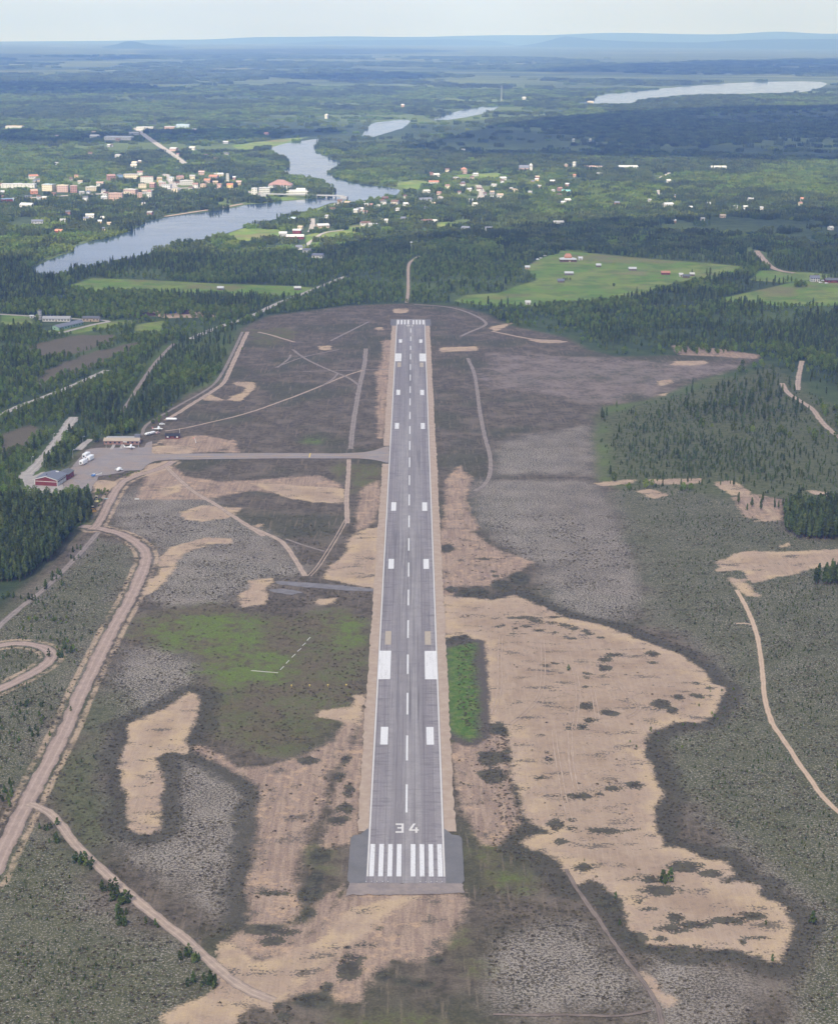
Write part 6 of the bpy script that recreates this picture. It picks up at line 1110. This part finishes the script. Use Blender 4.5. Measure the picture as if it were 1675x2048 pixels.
def lab_pine(x, y, s):
    X, Y = np.array([x]), np.array([y])
    for p, l in zip(DENSE, ('tall pine in the dense dark stand in front of the red hangar', 'tall pine in the square dark stand beside the sandy clearing', 'tall pine in the dark stand beside the lower sandy track')):
        if sdf(p, X, Y, 20)[0] > -2: return l, l.replace('tall pine', 'pines')
    if x > 0: return 'pine in the open wood on the heath beyond the lichen field', 'pines of the open heath wood'
    return 'pine in the belt of wood between the airfield and the road', 'pines between airfield and road'
def lab_birch(x, y, s):
    if s < .45: return 'low leafy bush on the heath beside the gravel roads', 'leafy bushes on the heath'
    if x < 0 and y < 1500: return 'leafy birch in the wood round the apron and access road', 'birches round the apron'
    return ('leafy birch in the wood left of the runway clearing' if False else 'leafy birch in the mixed wood outside the airfield heath'), 'birches outside the airfield'
def lab_sap(x, y, s):
    X, Y = np.array([x]), np.array([y]); g = P(1333, 1766)
    if math.hypot(x-g[0], y-g[1]) < 5: return 'bushy young pine of the pair standing on the bare sand', 'pair of pines on the sand'
    if sdf(GR['sand'][1], X, Y, 20)[0] > -2: return 'lone small pine growing on the great sand sheet', 'small pines on the sand'
    if s > 1.0 and x < 0 and y < 800: return 'bushy young pine in the ragged row along the narrow sand track', 'young pines along the track'
    return ('pine sapling on the lichen heath beyond the great sand sheet', 'saplings beyond the sand') if x > 0 else ('pine sapling on the shrubby heath beside the gravel roads', 'saplings beside the gravel roads')
PR = individuals(PT, 'pine', 'pine_tree', 12, lab_pine, 6, 'pine tree'); BR = individuals(BT, 'birch', 'birch_tree', 7.5, lab_birch, 6, 'birch tree'); SR = individuals(ST, 'sap', 'pine_sapling', 2.2, lab_sap, 5, 'sapling')
def scatter(name, coll, a, nv, label, cat, var=.15):
    n = len(a); z = zg(a[:, 0], a[:, 1]); s = a[:, 2][:, None]*np.column_stack([rng.uniform(1-var, 1+var, n), rng.uniform(1-var, 1+var, n), rng.uniform(1-var, 1+var, n)])
    instancer(name, coll, np.column_stack([a[:, 0], a[:, 1], z]), rng.uniform(0, 6.283, n), s, rng.integers(0, nv, n), label, cat)
scatter('pine_forest', PROTO['pine'], PR, 6, 'dark pine forest round the airfield', 'forest'); scatter('birch_wood', PROTO['birch'], BR, 6, 'lighter green birch wood and thickets round the airfield', 'woodland'); scatter('sapling_heath', PROTO['sap'], SR, 5, 'small pine saplings dotted over the heath', 'saplings')
# heather and crowberry tufts on the near heath
M_HEA = leafmat('heather', (0.12, 0.112, 0.07), (0.2, 0.175, 0.125), (0.6, 1.5))
def tuft(seed):
    R = random.Random(seed); v = []; f = []
    for i in range(26):
        a, q = R.uniform(0, 6.28), math.sqrt(R.random())*.8; c = Vector((q*cos(a), q*sin(a), .42*(1-q*q)*R.uniform(.3, 1)+.04)); n = Vector((R.gauss(0, .5), R.gauss(0, .5), .8)).normalized(); u = n.cross(Vector((R.gauss(0, 1), R.gauss(0, 1), .1))).normalized(); w = n.cross(u); s = R.uniform(.16, .34); b = len(v)
        v += [c-u*s, c-w*s*.8, c+u*s, c+w*s*.8]; f.append((b, b+1, b+2, b+3))
    return mesh_np('tuft', v, f, [M_HEA])
PROTO['tuft'] = proto('tuft_source', [tuft(k) for k in range(5)])
X, Y = jitter(440, 1150, 1.75); nb_ = np.maximum(sdf(GR['sand'][0], X, Y, 20), sdf(GR['sand'][1], X, Y, 20)); nb_ = (nb_ < 0) & (nb_ > -12)
k = rng.random(X.shape) < np.where(nb_, .75, np.clip((fbm(X, Y, 14, 40)-.4)*3.2, .02, .6))*np.clip(1.25-(Y-500)/900, .2, 1); X, Y = X[k], Y[k]
k = (np.abs(X-RX) > 22) & (sdf(OPEN[0], X, Y, 20) > 2) & clear_mask(X, Y, .6)
for nm in ('sand', 'green'):
    for p in GR[nm]: k &= (sdf(p, X, Y, 12) < 0) | (rng.random(X.shape) < (.04 if nm == 'sand' else 0))
for p in GR['pink']+GR['lush']: k &= (sdf(p, X, Y, 12) < 0) | (rng.random(X.shape) < .22)
k &= ~inside([G(*STUB), G(*STUB2)], X, Y, .5) & ~((np.abs(X-RX) < 28) & (Y < YT2+20))
ob = np.zeros(X.shape, bool)
for p in GR['sand'][:2]:
    s_ = sdf(p, X, Y, 20); k |= (s_ < -.5) & (s_ > -11) & clear_mask(X, Y, .6) & (np.abs(X-RX) > 22)
for c_, (cx, cy_, rx, ry) in ISLES:
    o_, a_, b_ = G(c_, [(cx, cy_), (cx+rx, cy_), (cx, cy_-ry)]); ob |= np.hypot((X-o_[0])/abs(a_[0]-o_[0]), (Y-o_[1])/abs(b_[1]-o_[1])) < .95
k |= ob; scatter('heather_tufts', PROTO['tuft'], np.column_stack([X[k], Y[k], rng.uniform(.3, .95, k.sum())]), 5, 'low brown heather tufts growing over the near heath', 'heather', .2)
# distant forest as clumps
X, Y = jitter(2480, 8200, 17.5); k = clear_mask(X, Y, 7); X, Y = X[k], Y[k]; d = np.hypot(X, Y)
th = fbm(X, Y, 420, 15); k = (rng.random(X.shape) < np.where(d < 4300, np.clip((th-.26)*7, .12, 1), np.clip((th-.36)*6, .04, .9))); X, Y = X[k], Y[k]
town = inside([GF([(-200, 420), (300, 400), (500, 392), (520, 360), (440, 345), (200, 345), (-200, 360)]), GF([(660, 415), (880, 410), (1040, 380), (1020, 350), (850, 345), (660, 400)])], X, Y); k = ~town | (rng.random(X.shape) < .62); X, Y = X[k], Y[k]
pk = kind_of(X, Y); a = np.column_stack([X, Y, rng.uniform(.7, 1.12, len(X))*np.where(pk, 1, .95)])
scatter('far_pine_forest', PROTO['cpine'], a[pk], 6, 'pine forest beyond the river and the villages', 'forest', .12); scatter('far_birch_wood', PROTO['cbirch'], a[~pk], 6, 'lighter green woodland between the villages and the river', 'woodland', .12)
X, Y = jitter(8200, 15000, 60.0); k = np.ones(X.shape, bool)
for p in WATER: k &= sdf(p, X, Y, 90) < -40
th = fbm(X, Y, 900, 21); k &= rng.random(X.shape) < np.clip((th-.43)*7, 0, 1); X, Y = X[k], Y[k]
scatter('horizon_forest', PROTO['fpine'], np.column_stack([X, Y, rng.uniform(.7, 1.1, len(X))]), 5, 'forest reaching out toward the blue hills', 'forest', .12)
print('TREES', len(PT), len(BT), len(ST), pk.sum(), (~pk).sum(), len(X))
# ------------------------------------------------------------ clouds above the frame, which shade the airfield and some of the far forest
cm, t = newmat('cloud_vapour'); df = t.node('ShaderNodeBsdfDiffuse'); df.inputs['Color'].default_value = (.9, .9, .9, 1); tl = t.node('ShaderNodeBsdfTranslucent'); tl.inputs['Color'].default_value = (.9, .9, .9, 1); tp = t.node('ShaderNodeBsdfTransparent')
a = t.node('ShaderNodeMixShader'); a.inputs[0].default_value = .5; t.l.new(df.outputs[0], a.inputs[1]); t.l.new(tl.outputs[0], a.inputs[2])
b = t.node('ShaderNodeMixShader'); b.inputs[0].default_value = .38; t.l.new(tp.outputs[0], b.inputs[1]); t.l.new(a.outputs[0], b.inputs[2]); t.out(b.outputs[0])
cm2 = cm.copy(); cm2.name = 'thick_cloud_vapour'; [setattr(n.inputs[0], 'default_value', .55) for n in cm2.node_tree.nodes if n.type == 'MIX_SHADER' and abs(n.inputs[0].default_value-.38) < .01]
def cloud(foot, alt, thick, cm=cm):
    """flat based cloud whose shadow falls on the ground outline foot"""
    p = resample(smooth_line(np.vstack([foot, foot[:1]]), 2), 120)[:-1]; off = sun_dir[:2]/sun_dir[2]*alt; p = p+off; c = p.mean(0); n = len(p); v = []; f = []
    nz = np.array([float(fbm(x, y, 420, 31)) for x, y in p])
    for sc, z in ((.97, 0), (1.0+.0, thick*.25), (.9, thick*.7), (.6, thick)):
        for (x, y), q in zip(p, nz): s = sc*(.93+.16*q); v.append((c[0]+(x-c[0])*s, c[1]+(y-c[1])*s, float(zg(x, y))+alt+z*(.6+.8*q)))
    for k in range(3):
        for i in range(n): f.append((k*n+i, k*n+(i+1) % n, (k+1)*n+(i+1) % n, (k+1)*n+i))
    v += [(c[0], c[1], float(zg(*c))+alt), (c[0], c[1], float(zg(*c))+alt+thick*1.1)]
    for i in range(n): f += [(4*n, (i+1) % n, i), (4*n+1, 3*n+i, 3*n+(i+1) % n)]
    o = link('cloud', mesh_np('cloud', v, f, [cm], None, True)); tag(o, kind='structure')
near = GF([(-900, 590), (-300, 560), (0, 545), (300, 530), (600, 505), (900, 480), (1100, 450), (1300, 435), (1700, 425), (2300, 430)])
cloud(np.vstack([near, [[2600, 1200], [2600, -900], [-2600, -900], [-2600, 1200]]]), 1250, 260)
for ft in ([(820, 300), (1000, 250), (1250, 222), (1700, 212), (2300, 210), (2300, 322), (1700, 325), (1300, 318), (1050, 314), (900, 312)],
           [(-500, 266), (0, 268), (300, 272), (560, 262), (700, 262), (600, 276), (300, 288), (-500, 284)], [(-500, 165), (100, 166), (420, 176), (300, 190), (-500, 190)],
           [(-500, 108), (150, 107), (340, 113), (200, 122), (-500, 126)], [(260, 101), (700, 96), (1000, 101), (620, 112), (330, 113)], [(1050, 141), (1400, 122), (2300, 115), (2300, 142), (1500, 150), (1150, 149)], [(500, 152), (800, 147), (900, 156), (640, 162)]):
    cloud(GF(ft), 1150, 180, cm2)
# ------------------------------------------------------------ haze
hz = MB().box(-130000, 130000, -1500, 42500, -480, 560).build('haze', None); tag(hz, kind='stuff')
m, t = newmat('haze'); pv = t.node('ShaderNodeVolumePrincipled'); pv.inputs['Color'].default_value = (.22, .41, 1.0, 1); pv.inputs['Density'].default_value = 8.0e-5; pv.inputs['Absorption Color'].default_value = (1, 1, 1, 1); pv.inputs['Anisotropy'].default_value = 0.0
t.out(pv.outputs[0], True); hz.data.materials.append(m)
